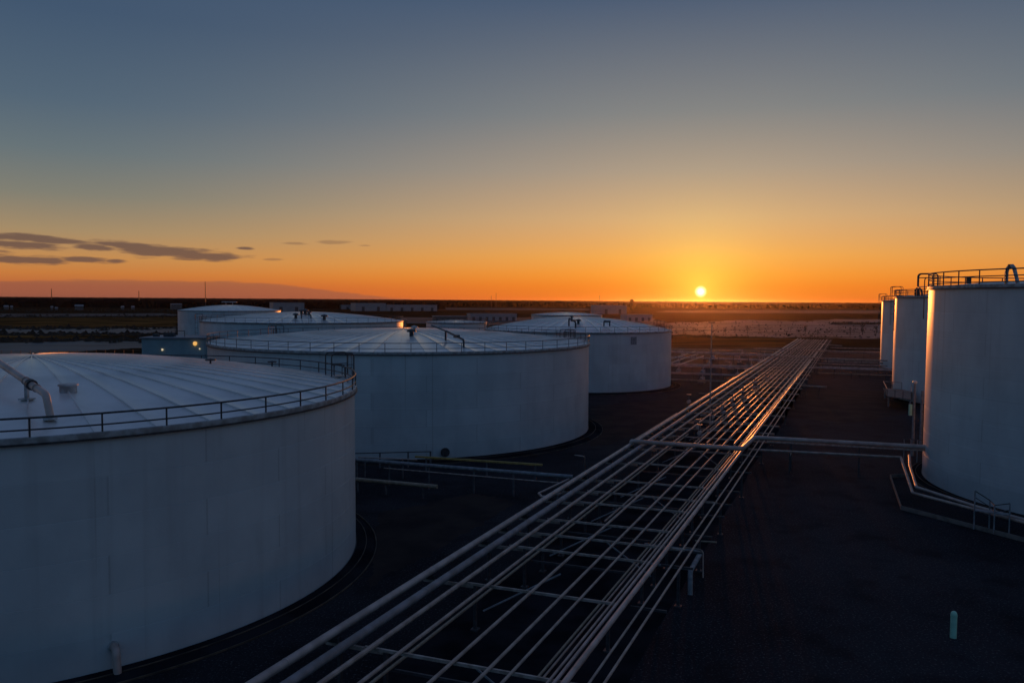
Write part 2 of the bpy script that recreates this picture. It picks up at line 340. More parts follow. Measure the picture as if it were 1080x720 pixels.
# far forest: rows of uneven canopy, far off and reading as one dark mass
fm = MB()
def blob(c, rx, ry, rz_):
    vs = [(0, 0, 1)]; k = 5
    for j, (zz, rr) in enumerate(((.55, .8), (0, 1.0))):
        for i in range(k):
            a = 2 * math.pi * (i + .5 * j) / k + random.random(); q = random.uniform(.75, 1.2); vs.append((rr * q * math.cos(a), rr * q * math.sin(a), zz * random.uniform(.85, 1.1)))
    fs = [(0, 1 + i, 1 + (i + 1) % k) for i in range(k)] + [(1 + i, 1 + k + i, 1 + k + (i + 1) % k, 1 + (i + 1) % k) for i in range(k)]
    fm.add([(c[0] + x * rx, c[1] + y * ry, c[2] + z * rz_ if z > .1 else 0) for x, y, z in vs], fs)
for dist in (1350, 1420, 1520, 1650, 1850, 2100, 2500, 3000, 3700, 4600, 6000, 8000, 11000):
    step = (dist * .0062 + 2) * (.5 if dist > 2050 else 1)
    for s in np.arange(-1.05, 1.05, step / dist):
        az = s * rad(44) * 1.0
        near_left = dist < 2050
        x = dist * math.tan(az)
        if near_left and x > -120 + 80 * math.sin(dist): 
            continue
        if 2050 <= dist < 2450 and x > 700 and random.random() > .25: continue
        h = random.uniform(11.5, 14.2); w = step * random.uniform(.7, 1.1) * (1.6 if dist > 2050 else 1)
        blob((x + random.uniform(-.5, .5) * step, dist + random.uniform(-.02, .02) * dist, h * .45), w, w * 2, h * .55)
tag(fm.build('distant_forest', 'forest', smooth_=False), kind='stuff')

# ------------------------------------------------------------------ storage tanks
def cap_z(r, R, h, rise): return h + rise * (1 - (r / R) ** 1.8)
def roof_panel_mesh(R, h, rise, n, rib=.085):
    mb = MB(); a = 2 * math.pi / n; nr, na = 9, 4; vs = []
    for i in range(nr + 1):
        r = .35 + (R + .04 - .35) * i / nr
        for j in range(na + 1):
            t = j / na; sag = -.17 * math.sin(math.pi * t) * (r / R)
            vs.append((r * math.cos(a * t), r * math.sin(a * t), cap_z(r, R, h, rise) + .12 + sag))
    mb.add(vs, [(i * (na + 1) + j, (i + 1) * (na + 1) + j, (i + 1) * (na + 1) + j + 1, i * (na + 1) + j + 1) for i in range(nr) for j in range(na)])
    if rib:                                  # the raised lap at one edge
        w = .035; vs = []
        for i in range(nr + 1):
            r = .35 + (R - .02 - .35) * i / nr; z = cap_z(r, R, h, rise) + .12
            vs += [(r, -w, z - .03), (r, -w, z + rib), (r, w, z + rib), (r, w, z - .03)]
        mb.add(vs, [(i * 4 + j, (i + 1) * 4 + j, (i + 1) * 4 + j + 1, i * 4 + j + 1) for i in range(nr) for j in range(3)])
    return mb.mesh('roof_panel', MAT['roof'], ang=50)

def storage_tank(label, X, Y, R, h, rise, ncourse=6, rw=1.0, nroof=48, npost=56, rail_h=1.1, rails=(1.1, .58), nseg=160, detail=True, group='white storage tanks of the farm', a_off=0.):
    t = thing('storage_tank', label, 'storage tank', (X, Y, 0), group=group)
    zs = [i * h / ncourse for i in range(ncourse + 1)]
    for i in range(ncourse):
        r = R - .008 * i; m = MB(); m.lathe([(r - .03, zs[i] + .0), (r, zs[i]), (r, zs[i + 1] - .012), (r - .012, zs[i + 1]), (r - .03, zs[i + 1])], nseg)
        m.build('shell_course', 'shell', t)
    m = MB(); m.lathe([(R - .05, h - .02), (R + .07, h - .02), (R + .09, h + .03), (R + .09, h + .24), (R + .02, h + .27), (R - .25, h + .16)], nseg); m.build('roof_edge', 'band', t)
    m = MB(); m.lathe([(R - .06, h - .10), (R + .16, h - .10), (R + .16, h - .03), (R - .06, h - .03)], nseg, close=True); m.build('top_girder', 'darksteel', t)
    me = roof_panel_mesh(R, h, rise, nroof)
    for i in range(nroof): link('roof_panel', me, t, rz=2 * math.pi * i / nroof)
    m = MB(); z = h + rise; m.lathe([(.0, z + .22), (.5, z + .2), (.62, z + .14), (.62, z + .02)], 20); m.build('roof_cap', 'roof', t)
    m = MB(); m.lathe([(R + .14, .0), (R + .14, .10), (R - .02, .12)], nseg); m.build('base_chime', 'darksteel', t)
    rr = R + .02
    if npost:
        pm = MB(); pm.tube([(rr, 0, h + .05), (rr, 0, h + rail_h)], .036 * rw, 6); pm.box((rr, 0, h + .16), (.12, .10, .16)); pme = pm.mesh('handrail_post', MAT['rail'])
        for i in range(npost): link('handrail_post', pme, t, rz=a_off + 2 * math.pi * i / npost)
    for zz in rails:
        m = MB(); m.ring(rr, h + zz, (.033 if zz < rails[0] else .042) * rw, nseg, k=6); m.build('guard_rail', 'rail', t)
    return t
def ring_pad(label, X, Y, R, w=1.4, z=.22):
    t = thing('tank_pad', label, 'tank pad', (X, Y, 0), group='gravel pads under the tanks')
    m = MB(); m.lathe([(R + .1, z), (R + w * .75, z * .95), (R + w, .0)], 144); m.build('pad_slope', 'pad', t)
    m = MB(); m.lathe([(R + w * .52, z), (R + w * .52, z + .05), (R + w * .52 + .05, z + .05), (R + w * .52 + .05, z)], 144); m.build('edge_strip', 'padedge', t)
    m = MB(); m.lathe([(R + w + .02, 0), (R + w + .02, .09), (R + w + .08, .09), (R + w + .08, 0)], 144); m.build('edge_strip', 'padedge', t)
    return t

T1 = (-31.56, 52.88, 20.86, 11.03); T2 = (-14.9, 111.05, 25.43, 11.5); T3 = (13.69, 169.3, 19.48, 11.23)
T4 = (-55.6, 215.6, 26.2, 11.4); T5 = (-133.9, 382.8, 23.1, 11.4); T6 = (22.0, 325.9, 14.3, 11.4); T8 = (-15.5, 224.2, 8.4, 11.0)
R1 = (59.1, 73.1, 19.1, 18.76); R2 = (88.5, 142.5, 19.0, 18.3); R3 = (117.9, 212.9, 18.6, 17.7)
t1 = storage_tank('nearest big white tank at the left edge with ribbed domed roof and dark handrail', *T1, 2.35, npost=46, nroof=48, rw=1.25, a_off=rad(3))
ring_pad('dark ring pad with a thin tan edge round the nearest left tank', T1[0], T1[1], T1[2])
t2 = storage_tank('wide white tank in the middle of the left row, directly behind the nearest tank', *T2, 1.7, npost=58, nroof=56, rail_h=1.2, rails=(1.2, .62))
ring_pad('dark ring pad round the foot of the wide middle tank', T2[0], T2[1], T2[2], 1.9)
t3 = storage_tank('white tank left of the setting sun, last of the front left row', *T3, 2.6, npost=44, nroof=44, rail_h=1.2, rails=(1.2, .62))
ring_pad('dark ring pad round the tank left of the sun', T3[0], T3[1], T3[2], 2.0)
t4 = storage_tank('wide low looking white tank with fittings on its roof, behind the middle tank', *T4, 2.3, npost=54, nroof=52, nseg=96, rail_h=1.3, rails=(1.3, .66))
t5 = storage_tank('farthest white tank at the left, below the mast', *T5, 2.5, ncourse=5, nroof=36, npost=0, rails=(), nseg=72)
t6 = storage_tank('far white tank whose dome shows just above the tank left of the sun', *T6, 1.05, ncourse=5, nroof=30, npost=0, rails=(), nseg=64)
t8 = storage_tank('small far tank showing its top behind the roof of the wide middle tank', *T8, .5, ncourse=5, nroof=24, npost=20, nseg=48)
r1 = storage_tank('tall white tank at the right edge with pipework round its foot', *R1, 1.0, ncourse=8, rw=1.5, nroof=44, npost=44, rail_h=1.5, rails=(1.5, .95, .45), group='tall tanks on the right', a_off=rad(2))
r2 = storage_tank('second tall white tank on the right, just behind the tank at the edge', *R2, 1.0, ncourse=8, rw=1.7, nroof=40, npost=40, rail_h=1.4, rails=(1.4, .9, .4), group='tall tanks on the right')
r3 = storage_tank('farthest tall tank on the right, a narrow sliver beside the sky', *R3, 1.0, ncourse=8, rw=1.8, nroof=36, npost=36, nseg=120, rail_h=1.4, rails=(1.4, .75), group='tall tanks on the right')
ring_pad('dark ring pad round the foot of the tall tank at the right edge', R1[0], R1[1], R1[2], 1.1)
ring_pad('dark ring pad round the foot of the second tall tank', R2[0], R2[1], R2[2], 1.3)

def rim_dir(T, x):                           # angle on the near rim that shows at photo column x
    best = None
    for k in range(720):
        a = 2 * math.pi * k / 720; p = Vector((T[0] + T[2] * math.cos(a), T[1] + T[2] * math.sin(a)))
        if (p - Vector(T[:2])).dot(Vector((0, 0)) - Vector(T[:2])) < 0: continue
        px = 540 + F * p.x / p.y
        if best is None or abs(px - x) < best[0]: best = (abs(px - x), a)
    return best[1]
# -- fittings on the nearest roof: sloping pipe with collar, legs, hatch
def local(T, x, y, z):
    p = G(x, y, z); return Vector((p.x - T[0], p.y - T[1], z))
def roofz(T, rise, p): return cap_z(min(math.hypot(p.x, p.y), T[2]), T[2], T[3], rise) + .12
def seat(T, rise, x, y):                     # point of the roof on the sight line of photo pixel x, y
    d = ray(x, y).normalized(); o = Vector((0, 0, HC)); best = None; t = math.hypot(T[0], T[1]) - T[2] - 2
    while t < math.hypot(T[0], T[1]) + T[2] + 2:
        p = o + d * t; q = Vector((p.x - T[0], p.y - T[1], p.z))
        if math.hypot(q.x, q.y) < T[2] - .3:
            gap = q.z - roofz(T, rise, q)
            if best is None or gap < best[0]: best = (gap, q)
            if gap <= 0: break
        t += .04
    q = best[1]; return Vector((q.x, q.y, roofz(T, rise, q)))
b = seat(T1, 2.35, 53, 441); a = seat(T1, 2.35, -6, 398)
m = MB(); up_ = Vector((0, 0, 1))
A = a + up_ * 1.0; Bp = b + up_ * 1.0
m.tube(fillet([A - (Bp - A) * .25, A, Bp - (Bp - A) * .06, b - up_ * .05 + (Bp - A).normalized() * .1], .5), .17, 14)
rp = m.build('roof_pipe', 'pipe2', t1)
mid = A.lerp(Bp, .70); dr = (Bp - A).normalized()
MB().tube([mid - dr * .16, mid + dr * .16], .27, 14).build('collar', 'darksteel', rp)
MB().tube([mid - dr * .9, mid - dr * .8], .21, 14).build('flange', 'pipe', rp); MB().tube([mid + dr * .8, mid + dr * .88], .21, 14).build('flange', 'pipe', rp)
s_ = mid - dr * .75; zr = roofz(T1, 2.35, s_)
q = MB(); q.box((s_.x, s_.y, (s_.z + zr) / 2), (.16, .16, s_.z - zr)); q.box((s_.x, s_.y, zr + .03), (.6, .5, .06)); q.build('pipe_support', 'band', rp)
q = MB(); q.lathe([(.0, b.z + .05), (.30, b.z + .05), (.30, b.z - .06)], 14, (b.x, b.y)); q.build('base_flange', 'band', rp)
hp = seat(T1, 2.35, 72, 412)
q = MB(); q.lathe([(0, hp.z + .38), (.47, hp.z + .36), (.50, hp.z + .31), (.50, hp.z + .27), (.42, hp.z + .26), (.42, hp.z - .1)], 20, (hp.x, hp.y)); q.build('roof_hatch', 'band', t1)
for (T, t, rise, x, y, k) in ((T1, t1, 2.35, 287, 387, .42), (T1, t1, 2.35, 222, 384, .3)):      # gauge stand on the far side
    p = seat(T, rise, x, y); q = MB(); q.tube([(p.x, p.y, p.z - .05), (p.x, p.y, p.z + k)], .07, 8); q.lathe([(0, p.z + k + .12), (.36, p.z + k + .05), (.36, p.z + k - .04), (.1, p.z + k - .06)], 14, (p.x, p.y)); q.build('roof_vent', 'darksteel', t)
# -- ladder head with hooped guard at the right of the nearest tank
def ladder_head(t, T, ang, rail, down=9.5, hoops=True, hgt=2.1):
    R, h = T[2], T[3]; e = Vector((math.cos(ang), math.sin(ang), 0)); s = Vector((-e.y, e.x, 0)); o = e * (R + .35); z = Vector((0, 0, 1))
    lad = MB()
    for k in (-1, 1):
        lad.tube(fillet([o + s * .3 * k + z * (h - down), o + s * .3 * k + z * (h + 1.2), e * (R - .5) + s * .3 * k + z * (h + 1.25), e * (R - .5) + s * .3 * k + z * (h + .2)], .3, 4), .035, 6)
    n = int(down / .35)
    for i in range(n): lad.tube([o + s * .3 + z * (h - down + .35 * i), o - s * .3 + z * (h - down + .35 * i)], .018, 5)
    lo = lad.build('ladder', 'rail', t)
    if hoops:
        for zz in [h + hgt - .1] + [h + .9 - 1.3 * i for i in range(int(down / 1.3))]:
            q = MB(); q.tube([o + s * .34 * math.cos(a_) * 1.15 + e * (.72 * math.sin(a_)) + z * zz for a_ in np.linspace(0, math.pi, 9)], .022, 5); q.build('cage_hoop', 'rail', lo)
        q = MB()
        for a_ in (rad(50), rad(90), rad(130)):
            pp = o + s * .39 * math.cos(a_) + e * .72 * math.sin(a_); q.tube([pp + z * (h - down + 1), pp + z * (h + hgt)], .018, 5)
        q.build('cage_strips', 'rail', lo)
    pf = MB(); c = e * (R + .05); pf.bar(c - e * .9 + z * (h + .28), c + e * .9 + z * (h + .28), 1.5, .06); pf.build('landing', 'band', t)
    for k in (-1, 1):
        q = MB(); q.tube(fillet([c + s * .75 * k - e * .9 + z * (h + .3), c + s * .75 * k - e * .9 + z * (h + hgt), c + s * .75 * k + e * .9 + z * (h + hgt), c + s * .75 * k + e * .9 + z * (h + .3)], .35, 5), .055, 8)
        q.tube([c + s * .75 * k - e * .9 + z * (h + 1.2), c + s * .75 * k + e * .9 + z * (h + 1.2)], .03, 6); q.build('landing_hoop', 'rail', t)
ladder_head(t1, T1, rad(31), 1.1)
ladder_head(t2, T2, rad(148), 1.2, hgt=1.7); ladder_head(t2, T2, rad(24), 1.2, hgt=1.5)
ladder_head(t3, T3, rad(20), 1.2, hgt=1.9); ladder_head(t4, T4, rad(200), 1.2, hgt=1.9)
ladder_head(r2, R2, rad(166), 1.2, down=6, hgt=2.0); ladder_head(r3, R3, rad(166), 1.2, down=6, hgt=2.0); ladder_head(r1, R1, rad(150), 1.2, down=3, hgt=1.6, hoops=False)
# -- fittings of the middle tank's roof: pipe on two legs, mushroom vent, mast
def leg_pipe(t, T, rise, p0, p1, hgt, r, mat='darksteel', ext=0.):
    a = seat(T, rise, *p0); b = seat(T, rise, *p1); m = MB(); A_ = a + up_ * hgt; B_ = b + up_ * hgt * .72
    m.tube(fillet([a, A_, B_, b], r * 2, 4), r, 10); o = m.build('roof_pipe', mat, t)
    if ext:
        d = (A_ - B_).normalized(); MB().tube([A_ - d * .3, A_ + d * ext - up_ * .45 * ext * .1], r * .8, 8).build('branch_pipe', mat, o)
    c = A_.lerp(B_, .62); d = (B_ - A_).normalized(); MB().box(tuple(c), (1.1, .35, .35), math.atan2(d.y, d.x)).build('valve_body', 'darksteel', o)
    return o
leg_pipe(t2, T2, 1.7, (470, 359), (489, 366), 1.15, .12, ext=4.5)
def vent(t, T, rise, x, y, s=1., mat='darksteel'):
    p = seat(T, rise, x, y); q = MB(); q.tube([(p.x, p.y, p.z - .1), (p.x, p.y, p.z + .45 * s)], .22 * s, 10); q.lathe([(0, p.z + .75 * s), (.45 * s, p.z + .6 * s), (.5 * s, p.z + .4 * s), (.2 * s, p.z + .42 * s)], 14, (p.x, p.y)); q.build('roof_vent', mat, t)
vent(t2, T2, 1.7, 434, 354, 1.2); vent(t2, T2, 1.7, 437, 349, 1.0, 'band')
for x, y, s in ((318, 331, 1.6), (322, 331, 1.8), (326, 332, 1.4), (312, 335, 1.6), (342, 337, 1.8)): vent(t4, T4, 2.3, x, y, s)
leg_pipe(t4, T4, 2.3, (318, 336), (328, 336), 1.3, .14)
leg_pipe(t3, T3, 2.6, (600, 344), (607, 346), 1.6, .16); leg_pipe(t3, T3, 2.6, (637, 344), (643, 344), 1.1, .13); vent(t3, T3, 2.6, 610, 341, 1.2); vent(t3, T3, 2.6, 603, 336, .9)
q = MB(); z5 = T5[3] + 2.5
for k in (-1, 1): q.tube([(k * 1.6, -1, z5 - .2), (k * 1.6, -1, z5 + 1.6)], .12, 6)
q.tube([(-3.6, -1, z5 + 1.6), (3.6, -1, z5 + 1.6)], .22, 6); q.build('roof_frame', 'band', t5)
# stain patch / name plate on the tank left of the sun
a_ = rim_dir(T3, 668); e = Vector((math.cos(a_), math.sin(a_)))
q = MB(); q.lathe([(T3[2] + .012, T3[3] - 2.1), (T3[2] + .03, T3[3] - 2.1), (T3[2] + .03, T3[3] - .65), (T3[2] + .012, T3[3] - .65)], 4, (0, 0), False, a_ - .036, a_ + .036); q.build('shell_plate', 'post', t3)
# -- big bent vent pipe on the right edge tank and a smaller box
def on_roof(T, x, y): return seat(T, 1.0, x, y)
p = Vector((G(1050, 303, 18.9).x, 0, 0))
e1 = rim_dir(R1, 1050); e2 = rim_dir(R1, 1066)
A = Vector((math.cos(e1), math.sin(e1), 0)) * (R1[2] - .9); B_ = Vector((math.cos(e2), math.sin(e2), 0)) * (R1[2] - .7)
za = R1[3] + .15
m = MB(); mm = (A + B_) / 2; mm.z = za + 1.95
m.tube(fillet([A + up_ * za, A * 1.0 + up_ * (za + 1.25), mm + (A - mm) * .35 - up_ * (mm.z * .35 - (za + 1.55) * .35) * 0, mm + (B_ - mm) * .2, B_ + up_ * za], .35, 5), .15, 12) if False else m.tube([A + up_ * za, A + up_ * (za + 1.1), A.lerp(B_, .08) + up_ * (za + 1.42), A.lerp(B_, .25) + up_ * (za + 1.62), A.lerp(B_, .46) + up_ * (za + 1.62), A.lerp(B_, .62) + up_ * (za + 1.42), A.lerp(B_, .8) + up_ * (za + .8), B_ + up_ * za], .15, 12)
vp = m.build('vent_pipe', 'band', r1)
MB().tube([A.lerp(B_, .30) + up_ * (za + 1.42), A.lerp(B_, .30) + up_ * (za + 1.75)], .19, 10).build('clamp', 'darksteel', vp)
e3 = rim_dir(R1, 1014); c = Vector((math.cos(e3), math.sin(e3), 0)) * (R1[2] - .5)
MB().box((c.x, c.y, R1[3] + .65), (.3, .3, .6), e3).build('instrument_box', 'darksteel', r1)
for dx, dz, x in ((0, 0, 960), (3, .2, 957)):
    e4 = rim_dir(R2, x); c = Vector((math.cos(e4), math.sin(e4), 0)) * (R2[2] - 1.2)
    m = MB(); s = Vector((-c.y, c.x, 0)).normalized(); m.tube([c + up_ * (R2[3] + .1), c + up_ * (R2[3] + 1.3), c + s * .5 + up_ * (R2[3] + 1.6), c + s * 1.1 + up_ * (R2[3] + 1.2), c + s * 1.4 + up_ * (R2[3] + .1)], .17, 8); m.build('vent_pipe', 'darksteel', r2)
# gooseneck from the nearest tank's shell, bottom left of the photo
a_ = rim_dir(T1, 113); e = Vector((math.cos(a_), math.sin(a_), 0)); s = Vector((-e.y, e.x, 0))
m = MB(); m.tube(fillet([e * (T1[2] - .1) + up_ * 1.25, e * (T1[2] + .55) + up_ * 1.25, e * (T1[2] + .75) + up_ * .0], .45, 6), .18, 14); fp = m.build('fill_pipe', 'pipe2', t1)
MB().tube([e * (T1[2] + .02) + up_ * 1.25, e * (T1[2] + .10) + up_ * 1.25], .24, 16).build('flange', 'band', fp)

# ------------------------------------------------------------------ main pipe rack
PHI = rad(66.95); U = Vector((math.cos(PHI), math.sin(PHI), 0)); W = Vector((math.cos(rad(-20.5)), math.sin(rad(-20.5)), 0)); NV = Vector((U.y, -U.x, 0))
O = G(271, 720, 2.65); O.z = 0
def RK(u, v, z): # u along the rack, v metres across (measured square to the pipes), z up
    return O + U * u + W * (v / W.dot(NV)) + up_ * z
rack = thing('pipe_rack', 'long low steel rack carrying the pipes from the foreground towards the horizon', 'pipe rack', tuple(RK(0, 0, 0)))
ro = Vector(rack.location)
bents = [-52, -43, -34, -25, -15, -5.5, 4.7, 13.5, 20.4, 23.5, 27, 32.3, 35.9, 40.4, 48.2, 56.2, 64.6, 70.5, 76.5] + [76.5 + 9.2 * i for i in range(1, 27)]
def beam_at(u, v0, v1, z, w, h, name='cross_beam', mat='beam'):
    return MB().bar(RK(u, v0, z) - ro, RK(u, v1, z) - ro, w, h).build(name, mat, rack, smooth_=False)
pm = MB().box((0, 0, 1.2), (.16, .16, 2.4)); pm.box((0, 0, .02), (.4, .4, .16)); post_me = pm.mesh('rack_post', MAT['postdark'], smooth_=False)
far_b = [66.5 + 4.6 * i for i in range(32) if 66.5 + 4.6 * i > 72]
for i, u in enumerate(bents):
    vr = 11.7 if i % 3 == 0 or u in (23.5,) else 10.3
    if u > 62: vr = 12.7
    beam_at(u, 2.0 if i % 2 else 1.75, vr, 2.46, .10, .13)
    beam_at(u + .35, -.45, 2.6, 2.2, .14, .16)
    if i % 2 == 0: beam_at(u - .05, 2.7, 10.0, 1.72, .10, .12, 'low_beam', 'postdark')
    beam_at(u + .35, 10.9, 12.7, 2.3, .1, .12, 'bracket_beam', 'postdark')
    for v in ((.25, 2.75, 9.9, 11.9) if i % 2 == 0 else (2.75, 9.9)):
        o = link('rack_post', post_me, rack); p = RK(u + (.35 if v in (.25, 11.9) else 0), v, 0) - ro
        o.location = p; o.rotation_euler = (0, 0, PHI)
        if v in (.25, 11.9): o.scale = (1, 1, .885)
    if i % 2 == 1 and u < 150:
        u2 = bents[i + 1]; MB().bar(RK(u, 3.2, 1.1) - ro, RK(u + min(3.5, u2 - u), 6.2, 2.35) - ro, .07).build('brace', 'post', rack, smooth_=False)
    if i % 3 == 0 and u < 150:
        MB().bar(RK(u, 9.7, .6) - ro, RK(u + .1, 6.9, 2.35) - ro, .07).build('brace', 'post', rack, smooth_=False)

def pipe(label, pts, r, mat='pipe', name='steel_pipe', cat='pipe', group=None, n=12, joints=None, fr=None):
    P = fillet(pts, fr or r * 3.2, 5) if len(pts) > 2 else [Vector(p) for p in pts]
    o0 = Vector(P[0]); P = [Vector(p) - o0 for p in P]
    root = thing(name, label, cat, tuple(o0), group=group)
    MB().tube(P, r, n).build('pipe_body', mat, root)
    if joints:                               # welded collars
        d = (P[-1] - P[0]); L = d.length; d.normalize(); k = joints * random.uniform(.2, .8); wm = MB().tube([(0, 0, -.035), (0, 0, .035)], r * 1.07, n).mesh('weld_collar', MAT[mat])
        qt = d.to_track_quat('Z', 'Y')
        while k < min(L, 190):
            o = link('weld_collar', wm, root); o.location = P[0] + d * k; o.rotation_mode = 'QUATERNION'; o.rotation_quaternion = qt; k += joints * random.uniform(.85, 1.1)
    return root
GP = 'pipes laid along the rack'
UE = 316

run = [(-.02, 2.72, .19, 'pipe2', -60, UE, 'thickest pale pipe on the left outer edge of the rack'),
       (1.12, 2.66, .205, 'pipedull', -60, UE, 'thick dull blue grey pipe second from the left edge of the rack'),
       (2.2, 2.62, .115, 'pipe', -60, UE, 'medium pipe third from the left edge, beside the thick dull pipe'),
       (3.58, 2.63, .085, 'pipe', -60, UE, 'slim pale pipe fourth from the left, first over the open frame'),
       (6.0, 2.62, .08, 'pipe', -60, UE, 'slim pipe left of the two middle pipes over the open frame'),
       (7.6, 2.61, .075, 'pipe', -60, UE, 'slim middle pipe catching orange light over the open frame'),
       (8.55, 2.60, .065, 'pipe', -60, UE, 'thin pipe just left of the tight bundle of pipes'),
       (10.16, 2.6, .055, 'pipe', -60, 206, 'thinnest pipe on the left side of the tight bundle'),
       (10.42, 2.62, .075, 'pipe2', -60, 250, 'inner pipe of the tight bundle'),
       (10.82, 2.68, .13, 'pipe2', -60, UE, 'thick pipe on the right side of the tight bundle'),
       (11.55, 2.44, .055, 'pipe', -60, 240, 'thin dull pipe just right of the bundle, on the brackets'),
       (12.1, 2.44, .06, 'pipe', -60, UE, 'outermost thin pipe on the right edge of the rack'),
       (3.15, 1.90, .075, 'tan', -60, 70, 'thin brown pipe on the low beams below the fourth pipe'),
       (9.1, 1.86, .06, 'tan', 6, 210, 'thin low pipe on the under beams left of the bundle'),
       (9.32, 1.86, .05, 'pipe', 6, 60, 'thin low pale pipe paired with the brown one left of the bundle'),
       (4.9, 1.88, .07, 'pipe', 30, 170, 'dull low pipe on the under beams in the middle'),
       (6.85, 2.63, .085, 'pipe', 60.6, UE, 'slim extra pipe starting at the crossing pipe, middle of the rack'),
       (9.55, 2.63, .08, 'pipe2', 61, UE, 'slim bright pipe starting beyond the crossing, right of the middle'),
       (5.15, 2.61, .06, 'tan', 66, UE, 'thin brownish pipe among the valves beyond the crossing'),
       (4.3, 2.62, .07, 'pipe', 78, UE, 'thin pipe along the left side of the valves beyond the crossing'),
       (8.1, 1.90, .07, 'pipe', 62, 240, 'dull low pipe under the right half of the far rack'),
       ]
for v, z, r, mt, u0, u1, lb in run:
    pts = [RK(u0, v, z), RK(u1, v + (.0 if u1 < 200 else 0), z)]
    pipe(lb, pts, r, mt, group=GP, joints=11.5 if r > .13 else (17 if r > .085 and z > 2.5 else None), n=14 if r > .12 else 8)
for u in far_b: beam_at(u + 2.1, 2.4, 10.2, 2.47, .09, .12)
# saddles under the thick pipes
sm = MB().box((0, 0, 0), (.3, .5, .22)).mesh('pipe_saddle', MAT['darksteel'], smooth_=False)
for u in bents:
    if u < 110:
        for v, z in ((-.02, 2.4),): o = link('pipe_saddle', sm, rack); o.location = RK(u + .35, v, z) - ro; o.rotation_euler = (0, 0, PHI)
# the crossing header and its continuation to the right edge tank
XW = 2.86 + .26
pipe('thick pipe crossing over the rack and bending towards the tall right tank',
     [RK(55.8, .1, 2.8), RK(55.8, .1, XW), RK(55.8, 11.0, XW), RK(63.0, 11.3, XW), RK(64.1, 31.5, XW)], .225, 'pipe2', group='pipes crossing the yard', n=16, fr=.5)
pipe('thin lower pipe below the crossing pipe, running to the foot of the right tank',
     [RK(60.9, 11.0, 2.2), RK(62.3, 25.2, 2.2), G(950, 482, 2.2), G(962.5, 519.5, 1.15), G(1085, 552, 1.15), G(1200, 575, 1.15)], .12, 'pipe', group='pipes crossing the yard', n=12, fr=.6)
pipe('inner pipe bending round the foot of the tall tank at the right edge',
     [G(959, 480, 1.3), G(959.5, 491, 1.3), G(966.5, 513.5, 1.3), G(1030, 534, 1.3), G(1085, 549, 1.3), G(1200, 571, 1.3)], .13, 'pipe2', group='pipes crossing the yard', n=12, fr=.6)
xr = thing('pipe_rack', 'short row of posts and beams under the crossing pipe on the right', 'pipe rack', tuple(RK(66, 13, 0)), group='side racks across the yard'); xo = Vector(xr.location)
for v in (15.0, 21.5, 28):
    ub = 59 + (v - 12) * .08
    MB().bar(RK(66.6, v, 2.93) - xo - W * 0, RK(58.6, v, 2.05) - xo, .01).mesh('x', MAT['beam']) if False else None
    q = MB(); c = RK(63.0 + (v - 11) * .06, v, 0) - xo; q.box((c.x, c.y, 1.45), (.15, .15, 2.9), PHI); q.build('rack_post', 'postdark', xr, smooth_=False)
    c2 = RK(60.9 + (v - 11) * .1, v, 0) - xo; q = MB(); q.box((c2.x, c2.y, 1.03), (.13, .13, 2.06), PHI); q.build('rack_post', 'postdark', xr, smooth_=False)
    q = MB(); q.bar((c2.x, c2.y, 1.7), (c.x, c.y, 1.7), .1, .12); q.build('tie_beam', 'beam', xr, smooth_=False)
MB().bar(RK(62.9, 12.6, 2.8) - xo, RK(64.0, 30, 2.8) - xo, .12, .16).build('long_beam', 'beam', xr, smooth_=False)

# far lateral pipes
def lateral(label, p0, p1, z, r, mat='pipe', posts=0, grp='pipes crossing the yard', thick_post=.12):
    a, b_ = G(*p0, z), G(*p1, z); root = pipe(label, [a, b_], r, mat, group=grp, n=8)
    for i in range(posts):
        p = a.lerp(b_, (i + .5) / posts) - a; MB().box((p.x, p.y, -z / 2 - r / 2), (thick_post, thick_post, z - r), PHI).build('support_post', 'postdark', root, smooth_=False)
    return root
lateral('far pipe crossing over the rack from the lamp pole to the right tanks', (706, 371.2), (936, 380.2), 3.0, .17, posts=14)
lateral('farthest pipe crossing over the rack near its far end', (795, 367.2), (936, 371.9), 3.0, .17, posts=9)
lateral('pipe from the far rack to the foot of the second tall tank', (853, 387.3), (945, 390.6), 2.4, .19, 'pipe2', posts=5)
lateral('dull pipe just behind the one to the second tall tank', (858, 383.0), (936, 385.8), 2.0, .12, posts=4)
lateral('low pipe left of the rack and right of the tank by the sun', (708, 385.6), (800, 388.9), 1.6, .18, posts=6)
lateral('short pale stub pipe on the right side of the rack, far off', (843, 406.4), (872, 408.0), 2.2, .13, posts=2)
lateral('short pipe end at the far right side of the rack', (862, 362.5), (888, 364.5), 2.2, .14, posts=2)
for i, (x0, y0, lb) in enumerate(((704, 379.5, 'left'), (706, 383, 'middle'), (712, 386, 'right'))):
    a = G(x0, y0, 1.9); pipe('%s one of three parallel pipes beside the tank left of the sun' % lb, [a, a + U * 40], .16, 'pipe2', group='three pipes beside the far tank', n=8)
def stub(u, v0, v1, z, r, lb, mat='pipe', du=0.):
    a, b_ = RK(u, v0, z), RK(u + du, v1, z); t = pipe(lb, [a, b_], r, mat, group='low branch pipes beyond the crossing', n=8)
    for k in (.2, .5, .8):
        p = (b_ - a) * k; MB().box((p.x, p.y, -z / 2 - r / 2), (.16, .16, z - r), PHI).build('support_post', 'postdark', t, smooth_=False)
ORD = ['nearest', 'second nearest', 'third nearest', 'fourth nearest', 'fifth nearest', 'sixth nearest', 'seventh nearest', 'eighth nearest', 'ninth nearest', 'farthest']
LL = ' low branch pipe left of the rack, beyond the lamp pole'; LR = ' low branch pipe right of the far rack, before the tall tanks'
